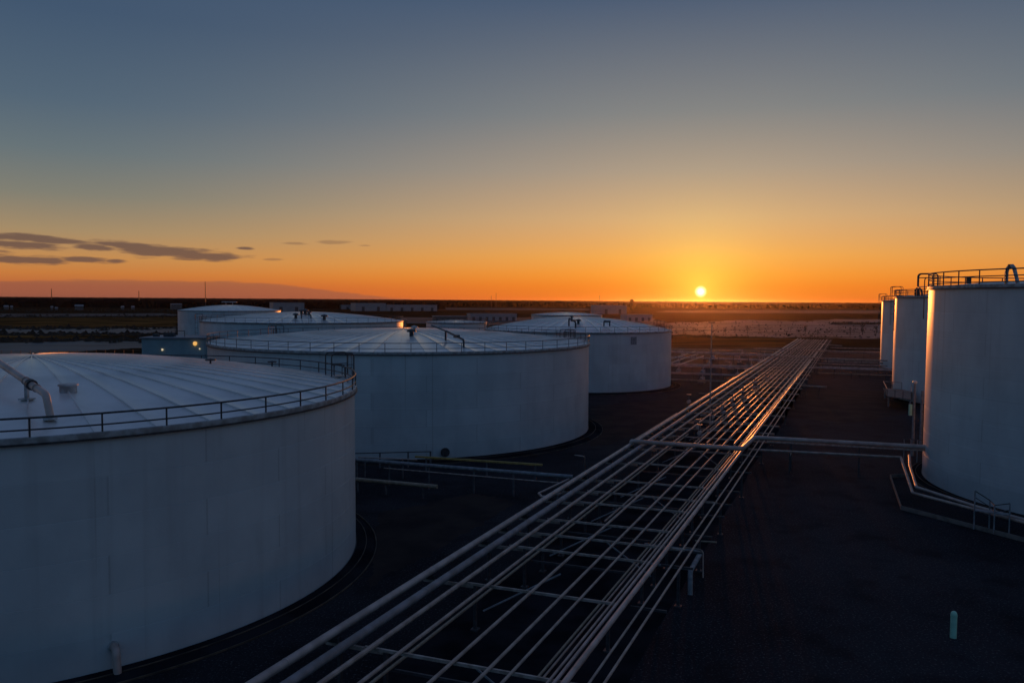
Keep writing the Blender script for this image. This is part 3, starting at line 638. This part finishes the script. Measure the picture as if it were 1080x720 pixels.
for n_, (u, v0, v1, z, r_, m_) in enumerate(((146, -20, -1, .9, .16, 'tan'), (158, -24, -1, 1.2, .2, 'pipe2'), (163, -22, -4, .8, .12, 'pipe'), (182, -26, -1, 1.3, .2, 'pipe2'), (188, -30, -1, 1.0, .15, 'tan'), (205, -34, -1, 1.4, .22, 'pipe2'), (214, -38, -1, 1.0, .16, 'pipe'), (232, -40, 0, 1.4, .22, 'pipe2'), (250, -46, 0, 1.2, .2, 'tan'))):
    stub(u, v0, v1, z, r_, ORD[n_] + LL, m_)
for n_, (u, v0, v1, z, r_, m_) in enumerate(((176, 13, 31, .9, .13, 'tan'), (192, 13, 30, 1.2, .16, 'pipe'), (212, 13, 33, 1.2, .17, 'pipe'), (222, 13, 34, 1.0, .14, 'tan'), (255, 13, 38, 1.4, .2, 'pipe'), (280, 13, 42, 1.4, .2, 'pipe'))):
    stub(u, v0, v1, z, r_, ORD[n_] + LR, m_)
def skid(u, v, w, lb):
    t = thing('pump_skid', lb, 'pump', tuple(RK(u, v, 0)), PHI, 'pumps and boxes beside the far rack')
    MB().box((0, 0, .15), (w, 1.4, .3)).build('skid_base', 'concrete', t, smooth_=False); MB().tube([(-w * .35, 0, .8), (w * .1, 0, .8)], .38, 10).build('motor', 'post', t)
    MB().box((w * .28, 0, .75), (w * .22, .9, .9)).build('pump_casing', 'pipe2', t); MB().tube(fillet([(w * .28, 0, 1.2), (w * .28, 0, 2.0), (w * .28, 1.6, 2.0)], .3), .13, 8).build('outlet_pipe', 'pipe2', t)
for i, (u, v, w) in enumerate(((150, -9, 3), (168, -12, 3.4), (170, -18, 3), (186, -8, 3), (196, -15, 3.6), (199, -24, 3.2), (210, -9, 3), (221, -18, 4), (226, -28, 4), (240, -12, 4))):
    skid(u, v, w, ORD[i] + ' small pump among the low pipes left of the far rack')
for i, (u, v) in enumerate(((160, -3), (172, -2.5), (186, -3), (200, -2.5), (215, -3), (190, -14), (205, -20), (228, -4))):
    t = thing('gate_valve', ORD[i] + ' valve on the low branch pipes left of the far rack', 'valve', tuple(RK(u, v, 1.3)), PHI, 'valves on the low branch pipes')
    MB().tube([(-.6, 0, 0), (-.3, 0, 0), (0, 0, 0), (.3, 0, 0), (.6, 0, 0)], .1, 8, radii=[.4, .25, .4, .25, .4]).build('valve_body', 'pipe2', t); MB().tube([(0, 0, .2), (0, 0, 1.3)], .08, 6).build('stem', 'pipe2', t); MB().ring(.4, 1.3, .05, 12).build('handwheel', 'pipe2', t)
# pipes and beams between the two nearest left tanks
def low_run(label, p0, p1, z, r, mat, xs, group='low pipes between the left tanks', box=False, tail=None):
    a, b_ = G(*p0, z), G(*p1, z); root = thing('low_pipe', label, 'pipe', tuple(a), group=group)
    if box: MB().bar((0, 0, 0), b_ - a, r * 2.4, r * 1.3).build('walkway_plank', mat, root, smooth_=False)
    else: MB().tube([(0, 0, 0), b_ - a], r, 12).build('pipe_body', mat, root)
    for x in xs:
        k = (x - p0[0]) / (p1[0] - p0[0]); p = (b_ - a) * k
        MB().box((p.x, p.y, -z / 2 - r / 2), (.13, .13, z - r), PHI).build('support_post', 'postmid', root, smooth_=False)
    return root
low_run('tan pipe on low posts beside the wall of the nearest tank', (330, 501.2), (461, 513), 1.15, .19, 'tan', (352, 379, 409, 447))
low_run('long dull steel pipe on posts in front of the middle tank', (330, 481), (604, 502.5), 2.2, .17, 'post', (350, 381, 417, 460, 507, 547, 590))
low_run('thin beam below the dull pipe in front of the middle tank', (405, 493.4), (590, 509), 1.7, .055, 'beam', ())
low_run('yellow plank walkway at the foot of the middle tank', (438, 481.3), (572, 490), 1.5, .12, 'yellow', (450, 515, 565), box=True)
low_run('dark handrail like pipe along the foot of the middle tank', (330, 479), (455, 476), 1.6, .05, 'darksteel', (345, 370, 400, 430, 454))
low_run('short pale pipe behind the dull one in front of the middle tank', (378, 482), (440, 484.5), 1.9, .07, 'pipe2', (385, 425))
# manhole on the middle tank's shell
a_ = rim_dir(T2, 468); e = Vector((math.cos(a_), math.sin(a_), 0))
m = MB(); m.tube([e * (T2[2] - .1) + up_ * .9, e * (T2[2] + .35) + up_ * .9], .42, 18); mh = m.build('manhole', 'darksteel', t2)
MB().tube([e * (T2[2] + .35) + up_ * .9, e * (T2[2] + .42) + up_ * .9], .50, 18).build('manhole_cover', 'darksteel', mh)
# loop of thin pipe and a hooked vent at the left edge of the rack
pipe('small pale hairpin pipe sticking out at the left edge of the rack', [G(600, 505, 2.0), G(568, 520, 2.0), G(572, 524, 2.0), G(596, 519.5, 2.0)], .09, 'pipe2', group='small fittings on the rack', n=8, fr=.25)
hb = G(617, 505, 0); pipe('thin pole with a short hooked head at the left edge of the rack', [hb, G(617, 481, 2.9) , G(617, 480.5, 2.95) - W * 1.0 + up_ * .0], .045, 'pipe2', group='small fittings on the rack', n=8, fr=.3)
for p in [] : pass
# down-turned branch pipes on the right side
pipe('blue grey branch pipe bending down to the ground at the right side of the rack',
     [G(680, 574.5, 1.3), G(739, 582.5, 1.3), G(728, 602, 1.3), G(728, 627, 0)], .15, 'post', group='small fittings on the rack', n=14, fr=.4)
pipe('thinner pale pipe coming out below the branch pipe at the right side', [G(685, 594, 1.2), G(729, 600, 1.2)], .09, 'post', group='small fittings on the rack', n=10)
pipe('slender vertical drain pipe right of the branch pipe', [G(722, 577, 1.5), G(741.5, 579.5, 1.5), G(741.5, 609, 0)], .04, 'pipe', group='small fittings on the rack', n=8, fr=.3)
lateral('thin dark red pipe lying on the ground right of the rack', (733, 570), (756, 571.5), .3, .06, 'tan')

# valves on the far half of the rack
def valve(u, v, z, s, label):
    t = thing('gate_valve', label, 'valve', tuple(RK(u, v, z)), PHI, 'valves on the rack beyond the crossing')
    MB().tube([(-.35 * s, 0, 0), (-.2 * s, 0, 0), (0, 0, 0), (.2 * s, 0, 0), (.35 * s, 0, 0)], .1, 10, radii=[.2 * s, .13 * s, .2 * s, .13 * s, .2 * s]).build('valve_body', 'pipe2', t)
    MB().tube([(0, 0, .1 * s), (0, 0, .8 * s)], .05 * s, 8).build('stem', 'rail', t)
    MB().ring(.24 * s, .8 * s, .03 * s, 16).build('handwheel', 'pipe2', t)
vl = [(66, 5.15), (70, 4.3), (74, 5.15), (79, 4.5), (84, 5.15), (88, 4.3), (93, 5.15), (98, 4.3), (103, 5.15), (110, 4.3), (118, 5.15), (127, 4.3), (138, 5.15)]
words_ = ['nearest valve beyond the crossing pipe', 'second valve beyond the crossing pipe', 'third valve beyond the crossing pipe', 'fourth valve beyond the crossing pipe', 'valve just before the lamp pole on the rack',
          'valve beside the foot of the lamp pole', 'first valve behind the lamp pole', 'second valve behind the lamp pole', 'third valve behind the lamp pole', 'fourth valve behind the lamp pole',
          'fifth valve behind the lamp pole', 'last but one valve on the far rack', 'farthest valve on the far rack']
for i, (u, v) in enumerate(vl): valve(u, v, 2.78, 1.15, 'small pale handwheel valve, ' + words_[i])
valve(92.0, -.9, 3.0, 1.3, 'small valve standing at the left edge of the rack beside the lamp pole')
lateral('short beam stub at the left edge of the rack near the lamp pole', (737, 414.5), (747, 415), 2.3, .08, 'tan')
pipe('thin dark pipe along the outer left side of the rack beyond the crossing', [RK(60, -1.0, 2.3), RK(84, -1.0, 2.3)], .09, 'pipe', group='small fittings on the rack', n=8)
pipe('thin dull pipe at the outer left side of the far rack', [RK(92, -1.0, 2.3), RK(140, -1.0, 2.3)], .08, 'tan', group='small fittings on the rack', n=8)

# ------------------------------------------------------------------ poles, masts, marker
def pole(name, label, cat, base, top, r0, r1_, mat='post', arm=None, head=None, group=None):
    t = thing(name, label, cat, tuple(base), group=group)
    MB().tube([(0, 0, 0), (0, 0, top * .5), (0, 0, top)], r0, 10, radii=[r0, (r0 + r1_) / 2, r1_]).build('pole', mat, t)
    if arm: MB().tube(fillet([(0, 0, top - .1), (0, 0, top + .25), (arm[0], arm[1], top + .3)], .3), r1_ * .7, 8).build('arm', mat, t)
    if head: head(t, top)
    return t
def lamp_head(t, top):
    m = MB(); m.box((0, 0, top + .08), (.9, .35, .14)); m.build('lamp_head', 'darksteel', t)
lp = G(748.6, 445, 0); pole('lamp_pole', 'tall thin lamp pole rising through the left side of the rack below the sun', 'lamp pole', lp, 14.3, .13, .07, head=lamp_head)
fp_ = G(962.3, 481, 0)
def globe(t, top):
    m = MB(); m.lathe([(0, top + .34), (.2, top + .28), (.27, top + .12), (.2, top - .02), (.05, top - .06)], 16); m.build('lamp_globe', 'stripe', t)
t = pole('lamp_pole', 'purplish pole with a pale round head just left of the tall right edge tank', 'lamp pole', fp_, 8.3, .16, .12, head=globe)
MB().box((-.4, 0, 5.3), (.3, .25, 1.25)).build('control_box', 'marker', t)
pole('vent_stack', 'shorter vertical vent pipe between the round headed pole and the right tank', 'vent pipe', G(971, 468, 0), 6.6, .16, .16)
def mast(x, ytop, ybase, dist, label, w=.5):
    b_ = G(x, 340, 0); b_ = b_ * (dist / b_.y); b_.z = 0; hh = HC + (HY + SLOPE * (x - 540) - ytop) / F * dist
    t = thing('radio_mast', label, 'mast', tuple(b_), group='masts on the horizon')
    m = MB()
    for k in range(3):
        a = 2 * math.pi * k / 3; m.tube([(w * math.cos(a), w * math.sin(a), 0), (w * .7 * math.cos(a), w * .7 * math.sin(a), hh)], w * .28, 4)
    m.build('mast_legs', 'darksteel', t)
    m = MB()
    for k in range(int(hh / 4)):
        for j in range(3):
            a, c = 2 * math.pi * j / 3, 2 * math.pi * (j + 1) / 3; m.tube([(w * math.cos(a) * .85, w * math.sin(a) * .85, k * 4), (w * math.cos(c) * .85, w * math.sin(c) * .85, k * 4 + 4)], w * .12, 3)
    tag(m.build('lattice', 'darksteel', t), kind='stuff')
mast(217, 297, 0, 1250, 'tall thin mast rising above the farthest left tank', .75)
mast(55, 304.5, 0, 1500, 'short thin mast on the horizon near the left edge', .8)
mast(147, 306.5, 0, 1500, 'small mast on the horizon left of the farthest tank', .8)
mast(523, 309.0, 0, 1800, 'right one of the two faint masts left of the sun', .7)
mast(518, 311.5, 0, 1800, 'shorter left one of the two faint masts in the centre', .7)
mast(632, 311.5, 0, 1800, 'faint short mast on the horizon above the tank left of the sun', .6)
wb = G(666, 340, 0) * 1.0; wb = wb * (1500 / wb.y); wb.z = 0
wtw = thing('domed_silo', 'dark domed silo breaking the horizon left of the sun', 'silo', tuple(wb))
MB().lathe([(3.4, 0), (3.4, 17.0)], 20).build('silo_wall', 'forest', wtw); MB().lathe([(3.5, 16.9), (3.1, 18.6), (1.8, 19.9), (0, 20.3)], 20).build('silo_dome', 'forest', wtw)
mk = thing('marker_post', 'pale green rounded marker post standing alone on the dark gravel at bottom right', 'marker post', tuple(G(1005.3, 672, 0)))
MB().lathe([(.0, 1.42), (.07, 1.40), (.125, 1.35), (.155, 1.27), (.16, 1.18), (.16, -.02)], 20).build('post_body', 'marker', mk)
MB().lathe([(.163, 1.22), (.168, 1.22), (.168, 1.13), (.163, 1.13)], 20, close=True).build('reflector_band', 'marker', mk)

# ------------------------------------------------------------------ steps, curbs by the right tanks
cb = thing('containment_curb', 'low curb with a bright top edge cornering round the right edge tank', 'curb', tuple(G(939, 500, 0)))
co_ = Vector(cb.location); kp = [G(963, 499, .35), G(939, 500, .35), G(950.5, 533, .35), G(1090, 569, .35), G(1300, 610, .35)]
for i in range(4):
    a, b_ = kp[i] - co_, kp[i + 1] - co_; MB().bar(a - up_ * .17, b_ - up_ * .17, .08, .34 - .002 * i).build('curb_side', 'concrete', cb, smooth_=False)
def step_over(base_pts, label):
    o = G(*base_pts[0], 0); t = thing('step_over', label, 'steps', tuple(o)); tops = []
    for (x, y, hz) in [(p[0], p[1], p[2]) for p in base_pts[1]]:
        b_ = G(x, y, 0) - o; MB().tube([b_, b_ + up_ * hz], .055, 8).build('stanchion', 'post', t); tops.append(b_ + up_ * hz)
    for i in range(len(tops) - 1):
        MB().tube([tops[i], tops[i + 1]], .04, 8).build('handrail', 'darksteel', t)
        MB().tube([tops[i] - up_ * .5, tops[i + 1] - up_ * .5], .03, 8).build('handrail', 'darksteel', t)
    d = (tops[-1] - tops[0]); c = (tops[-1] + tops[0]) / 2; MB().box((c.x, c.y, 1.55), (d.length * .9, .7, .06), math.atan2(d.y, d.x)).build('platform', 'post', t, smooth_=False)
    return t
step_over(((1027, 558), ((1027, 558, 3.0), (1043, 557, 2.2), (1048, 563, 2.2), (1064, 564, 2.4))), 'small railed step over the pipes in front of the right edge tank')
step_over(((957, 486), ((953, 486, 2.4), (960, 487, 2.5), (967, 488, 2.5), (974, 488, 2.5))), 'railed platform over the pipes left of the right edge tank')
pl = thing('railed_platform', 'small railed platform with lit edge at the foot of the second tall tank', 'platform', tuple(G(935, 417, 0)), group='platforms at tank feet'); po = Vector(pl.location)
c = [G(933, 405.5, 2.4), G(932, 414, 2.0) , G(936, 418, 2.0), G(960, 421.5, 2.0), G(958, 408, 2.4)]
ce = [Vector((p.x, p.y, 2.0)) - po for p in (G(931.5, 409, 2.0), G(935.5, 417.5, 2.0), G(961, 421.0, 2.0), G(961, 411, 2.0))]
MB().add([tuple(p - up_ * .12) for p in ce] + [tuple(p) for p in ce], [(0, 1, 2, 3), (7, 6, 5, 4), (0, 4, 5, 1), (1, 5, 6, 2), (2, 6, 7, 3), (3, 7, 4, 0)]).build('deck', 'concrete', pl, smooth_=False)
for i in range(4):
    a, b_ = ce[i], ce[(i + 1) % 4]
    for k in range(3):
        p = a.lerp(b_, k / 3); MB().tube([p, p + up_ * 1.2], .05, 6).build('stanchion', 'rail', pl)
    MB().tube([a + up_ * 1.2, b_ + up_ * 1.2], .05, 6).build('handrail', 'pipe', pl)
for i in range(4): MB().box((ce[i].x * .9 + .3, ce[i].y * .9, .94), (.2, .2, 1.88)).build('platform_leg', 'post', pl, smooth_=False)

# ------------------------------------------------------------------ far buildings
def building(name, label, x0, x1, yt, yb, depth=20, wall='wall', cat='warehouse', doors=0, gable=0., group='pale buildings on the plain', nwin=0):
    a, b_ = G(x0, yb, 0), G(x1, yb, 0); Y = (a.y + b_.y) / 2; h = (yb - yt) / F * Y; w = (b_ - a).length; c = (a + b_) / 2; rz = math.atan2(b_.y - a.y, b_.x - a.x)
    t = thing(name, label, cat, (c.x, c.y, 0), rz, group)
    MB().add([(-w / 2, 0, 0), (w / 2, 0, 0), (w / 2, depth, 0), (-w / 2, depth, 0), (-w / 2, 0, h), (w / 2, 0, h), (w / 2, depth, h), (-w / 2, depth, h)], [(0, 1, 5, 4), (1, 2, 6, 5), (2, 3, 7, 6), (3, 0, 4, 7)]).build('wall', wall, t, smooth_=False)
    gz = gable * h; o_ = .4
    MB().add([(-w / 2 - o_, -o_, h), (w / 2 + o_, -o_, h), (w / 2 + o_, depth + o_, h), (-w / 2 - o_, depth + o_, h), (-w / 2 - o_, -o_, h + .3), (w / 2 + o_, -o_, h + .3), (w / 2 + o_, depth + o_, h + .3), (-w / 2 - o_, depth + o_, h + .3), (-w / 2, depth / 2, h + .35 + gz), (w / 2, depth / 2, h + .35 + gz)],
             [(3, 2, 1, 0), (0, 1, 5, 4), (1, 2, 6, 9, 5), (2, 3, 7, 6), (3, 0, 4, 8, 7), (4, 5, 9, 8), (6, 7, 8, 9)]).build('roof', 'roofing', t, smooth_=False)
    for i in range(doors):
        x = -w / 2 + w * (i + .5) / doors; MB().box((x, -.06, h * .28), (min(4, w / doors * .4), .14, h * .56)).build('door', 'door', t, smooth_=False)
    for i in range(nwin):
        x = -w / 2 + w * (i + .5) / nwin; MB().box((x, -.05, h * .75), (min(2, w / nwin * .5), .12, h * .16)).build('window', 'door', t, smooth_=False)
    return t
building('warehouse', 'square pale grey block behind the far left tanks, under the horizon', 288, 321, 319.3, 329, 30, doors=2)
building('warehouse', 'tall left half of the long pale block in the far left centre', 375, 407, 319.8, 328, 26, doors=2)
building('warehouse', 'long low pale block on the far plain, right of its taller neighbour', 407.6, 461, 321.6, 328, 26, doors=5)
building('warehouse', 'small pale block behind trees left of the long block', 360, 373, 321.6, 326, 20, doors=1)
building('warehouse', 'low pale shed with many bays just behind the middle tank roof', 496, 545, 331, 338.2, 14, doors=7)
building('warehouse', 'pale block on the plain right of the far dome', 632, 661, 322, 331, 24, doors=2)
building('warehouse', 'low pale shed just right of the far dome near the sun', 661, 688, 332, 338.6, 14, doors=4)
building('warehouse', 'low shed with dark doors left of the long block shed', 458, 493, 333.5, 338.5, 10, doors=6, wall='concrete')
building('farm_house', 'tiny pale house at the far left edge of the plain', 4, 9, 323.6, 326.3, 8, gable=.5, cat='house', wall='dimwall')
building('farm_house', 'second tiny pale house near the left edge of the plain', 11, 13.5, 323.8, 326.3, 8, gable=.5, cat='house', wall='dimwall')
building('farm_house', 'tiny pale house below the left short mast', 53.5, 56, 324.2, 326.6, 8, gable=.5, cat='house', wall='dimwall')
building('farm_house', 'dim low house just right of the left short mast', 58, 61, 325, 327, 8, gable=.5, cat='house', wall='dimwall')
building('farm_house', 'wide dim farm building in the far left', 79, 88, 322.8, 327, 12, gable=.3, cat='house', wall='dimwall')
building('farm_house', 'small bright hut in the far left, left one of a pair', 128, 131, 324, 326.4, 8, gable=.5, cat='house', wall='dimwall')
building('farm_house', 'small bright hut in the far left, right one of a pair', 139, 142, 324, 326.4, 8, gable=.5, cat='house', wall='dimwall')
building('farm_house', 'pale low block at the left shoulder of the farthest left tank', 181, 192, 321, 326.5, 14, gable=.1, cat='house', wall='dimwall')
wb_ = building('service_building', 'flat roofed teal building with two lit wall lamps behind the nearest tank', 150, 216, 357, 394, 12, 'teal', 'building', group='plain buildings near the tanks')
a, b_ = G(150, 394, 0), G(216, 394, 0); ww = (b_ - a).length; hb_ = 37 / F * (a.y + b_.y) / 2
def wall_lamp(px, py, label, s, mat='lamp'):
    k = (px - 150) / 66; z = (394 - py) / 37 * hb_
    q = thing('wall_lamp', label, 'lamp', tuple(a.lerp(b_, k) + Vector((0, -.25, z))))
    MB().lathe([(0, .34 * s), (.2 * s, .28 * s), (.3 * s, .05 * s), (.22 * s, -.22 * s), (0, -.32 * s)], 12).build('lamp_glass', mat, q)
    MB().box((0, .14, .3 * s), (.3 * s, .2, .1 * s)).build('bracket', 'darksteel', q)
wall_lamp(206.5, 362, 'glowing amber lamp at the right end of the teal building', 1.55)
wall_lamp(211.3, 367.5, 'small white lit lamp below the big amber one', .55, 'lampw')
wall_lamp(172, 368.5, 'small lit lamp low on the middle of the teal building', .8, 'lampw')
rb = thing('roof_cabinet', 'dark cabinet and pipes on the roof of the teal building', 'cabinet', tuple(a.lerp(b_, .35) + Vector((0, 3, hb_ + .3))))
MB().box((0, 0, .5), (2.2, 1.2, 1.0)).build('cabinet_body', 'darksteel', rb); MB().tube([(1.5, 0, 0), (1.5, 0, 1.4), (3.6, 0, 1.4), (3.6, 0, 0)], .09, 8).build('roof_pipe', 'darksteel', rb)
MB().box((-3, 0, .35), (1.2, 1.0, .7)).build('cabinet_body', 'darksteel', rb)
# yard fence behind the nearest tank
fn = thing('rail_fence', 'pale thin rail fence seen over the top of the nearest tank roof', 'fence', tuple(G(-40, 377, 0))); fo = Vector(fn.location)
fa, fb = G(-60, 377, 0) - fo, G(150, 376, 0) - fo
for k in range(22): p = fa.lerp(fb, k / 21); MB().box((p.x, p.y, 1.0), (.1, .1, 2.0)).build('fence_post', 'rail', fn, smooth_=False)
for z in (1.0, 1.9): MB().bar(fa + up_ * z, fb + up_ * z, .06).build('fence_rail', 'rail', fn, smooth_=False)
# small brick-coloured equipment shelter behind the middle tank
building('equipment_hut', 'small lit ochre hut right of the wide low tank', 424, 428.5, 337.5, 345.5, 4, 'tan', 'hut', group='plain buildings near the tanks')

# ------------------------------------------------------------------ bushes and small trees on the far field
def bush(x, y, hpx, label, wide=1.0, trunk=True, name='bare_tree'):
    b_ = G(x, y, 0); h = hpx / F * b_.y; t = thing(name, label, 'tree' if trunk else 'bush', tuple(b_), group='shrubs and small trees on the snowy field')
    if trunk:
        m = MB(); m.tube([(0, 0, 0), (.05 * h, 0, h * .5), (0, 0, h * .9)], .1, 5, radii=[h * .035, h * .02, h * .006])
        for k in range(5):
            a = random.random() * 6.28; m.tube([(0, 0, h * (.3 + .1 * k)), (h * .2 * math.cos(a), h * .2 * math.sin(a), h * (.5 + .1 * k))], .05, 4, radii=[h * .014, h * .005])
        m.build('trunk', 'bark', t)
    m = MB()
    for k in range(70 if trunk else 90):
        r = random.random() ** .6; a = random.random() * 6.28; zz = random.uniform(.1 if not trunk else .3, 1.0); rr = r * h * .34 * wide * math.sin(math.pi * min(.97, zz * .85 + .12)) ** .6
        c = Vector((rr * math.cos(a), rr * math.sin(a), zz * h * (.95 if trunk else 1))); s = h * random.uniform(.03, .08)
        d1 = Vector((random.uniform(-1, 1), random.uniform(-1, 1), random.uniform(-1, 1))).normalized() * s; d2 = d1.orthogonal().normalized() * s * .6
        m.add([c - d1, c + d2, c + d1, c - d2], [(0, 1, 2, 3)])
    m.build('crown', 'twig', t, smooth_=False)
pos = [(832, 351, 6, 1.8, 0, 'wide dark bush on the snowy field beyond the end of the rack'), (843, 352, 3.5, 2.6, 0, 'low dark thicket right of the wide dark bush'), (849, 352, 9, .7, 1, 'narrow dark tree right behind the far end of the rack'),
       (862.5, 353, 6, .6, 1, 'thin sapling above the end of the rack'), (872, 352, 5, 1.5, 0, 'small round bush just right of the rack end'), (885, 351, 3.5, 1.8, 0, 'low flat bush right of the rack end'),
       (896.5, 354, 9, 1.1, 1, 'bushy tree, leftmost of the three before the right tanks'), (909.5, 353, 12, .5, 1, 'tall thin tree, middle of the three before the right tanks'), (923.5, 354.5, 12, .8, 1, 'dark slender tree, rightmost of the three before the right tanks'),
       (802, 351, 4.5, 2.8, 0, 'long low brown thicket right of the sun'), (788, 352, 9, .9, 1, 'bare tree left of the long brown thicket'), (775, 351, 7, .7, 1, 'thin bare tree a little right of the sun'), (765, 352, 6, .8, 1, 'small tree right under the sun, nearer the middle'),
       (756, 351, 5, 1.3, 0, 'bush just right of the lamp pole top'), (731, 351, 6, 1.0, 1, 'small tree left of the lamp pole top'), (722, 352, 5, 1.6, 0, 'bush left of the lamp pole near the tank'), (713, 352, 5.5, 1.8, 0, 'dark bush beside the rim of the tank by the sun'),
       (800.5, 345, 4, .5, 1, 'tiny far sapling above the brown thicket'), (823, 345, 3, .5, 1, 'tiny far sapling in the middle of the snowy field'), (851, 346, 3.5, .5, 1, 'tiny far sapling above the rack end'), (776, 343, 5, .5, 1, 'tiny far sapling to the right below the sun'),
       (910, 345, 5, .4, 1, 'tiny sapling behind the tall thin tree')]
for (x, y, hp_, wd, tr, lb) in pos: bush(x, y, hp_, lb, wd, bool(tr), 'bare_tree' if tr else 'field_bush')
hg = MB()                                    # hedge line and scrub beyond the snow field
for x in np.linspace(878, 960, 60):
    b_ = G(x + random.uniform(-.6, .6), 342.0 + random.uniform(-.25, .25), 0)
    o_ = len(hg.v)
    for k in range(4):
        h = random.uniform(1.0, 2.3); s = random.uniform(1.2, 2.6); q_ = b_ + Vector((random.uniform(-2, 2), random.uniform(-3, 3), 0)); kk = 5
        vs = [(q_.x, q_.y, h)] + [(q_.x + s * math.cos(6.283 * i / kk + k), q_.y + s * math.sin(6.283 * i / kk + k), random.uniform(0, .7)) for i in range(kk)]
        hg.add(vs, [(0, 1 + i, 1 + (i + 1) % kk) for i in range(kk)])
tag(hg.build('scrub_hedge', 'twig', smooth_=False), kind='stuff')
sc_ = MB()
for k in range(700):                        # scattered tufts and debris on the snowy field
    x = random.uniform(690, 1000); y = random.uniform(339, 356.5); b_ = G(x, y, 0); h = random.uniform(.2, .8) * (2.2 if random.random() < .06 else 1); s = random.uniform(.2, .9)
    sc_.add([(b_.x - s, b_.y, 0), (b_.x + s, b_.y + .3, 0), (b_.x, b_.y - s * .6, 0), (b_.x + random.uniform(-.3, .3), b_.y, h)], [(0, 1, 3), (1, 2, 3), (2, 0, 3)])
tag(sc_.build('field_tufts', 'twig', smooth_=False), kind='stuff')

lp_ = MB()
for k in range(1600):
    y = random.choice((333.6, 346.2, 352.6, 359.0, 327.5)) + random.gauss(0, .9); x = random.uniform(-80, 190); b_ = G(x, y, 0); h = random.uniform(.3, 1.2) * (2 if random.random() < .08 else 1); s = random.uniform(.4, 2.2)
    lp_.add([(b_.x - s, b_.y, 0), (b_.x + s, b_.y + .3, 0), (b_.x, b_.y - .8, 0), (b_.x + random.uniform(-.5, .5), b_.y, h)], [(0, 1, 3), (1, 2, 3), (2, 0, 3)])
tag(lp_.build('hedge_scrub', 'twig', smooth_=False), kind='stuff')
# ------------------------------------------------------------------ evening haze
hz = MB().box((0, 3950, 13.5), (16000, 8300, 29.2)).build('haze', 'wall', smooth_=False); tag(hz, kind='stuff')
hm = bpy.data.materials.new('evening_haze'); hm.use_nodes = True; ht = hm.node_tree; ht.nodes.clear()
pv = ht.nodes.new('ShaderNodeVolumePrincipled'); pv.inputs['Color'].default_value = (1, .80, .70, 1); pv.inputs['Density'].default_value = .000014; pv.inputs['Anisotropy'].default_value = .90
ou = ht.nodes.new('ShaderNodeOutputMaterial'); ht.links.new(pv.outputs[0], ou.inputs['Volume'])
hz.data.materials.clear(); hz.data.materials.append(hm)
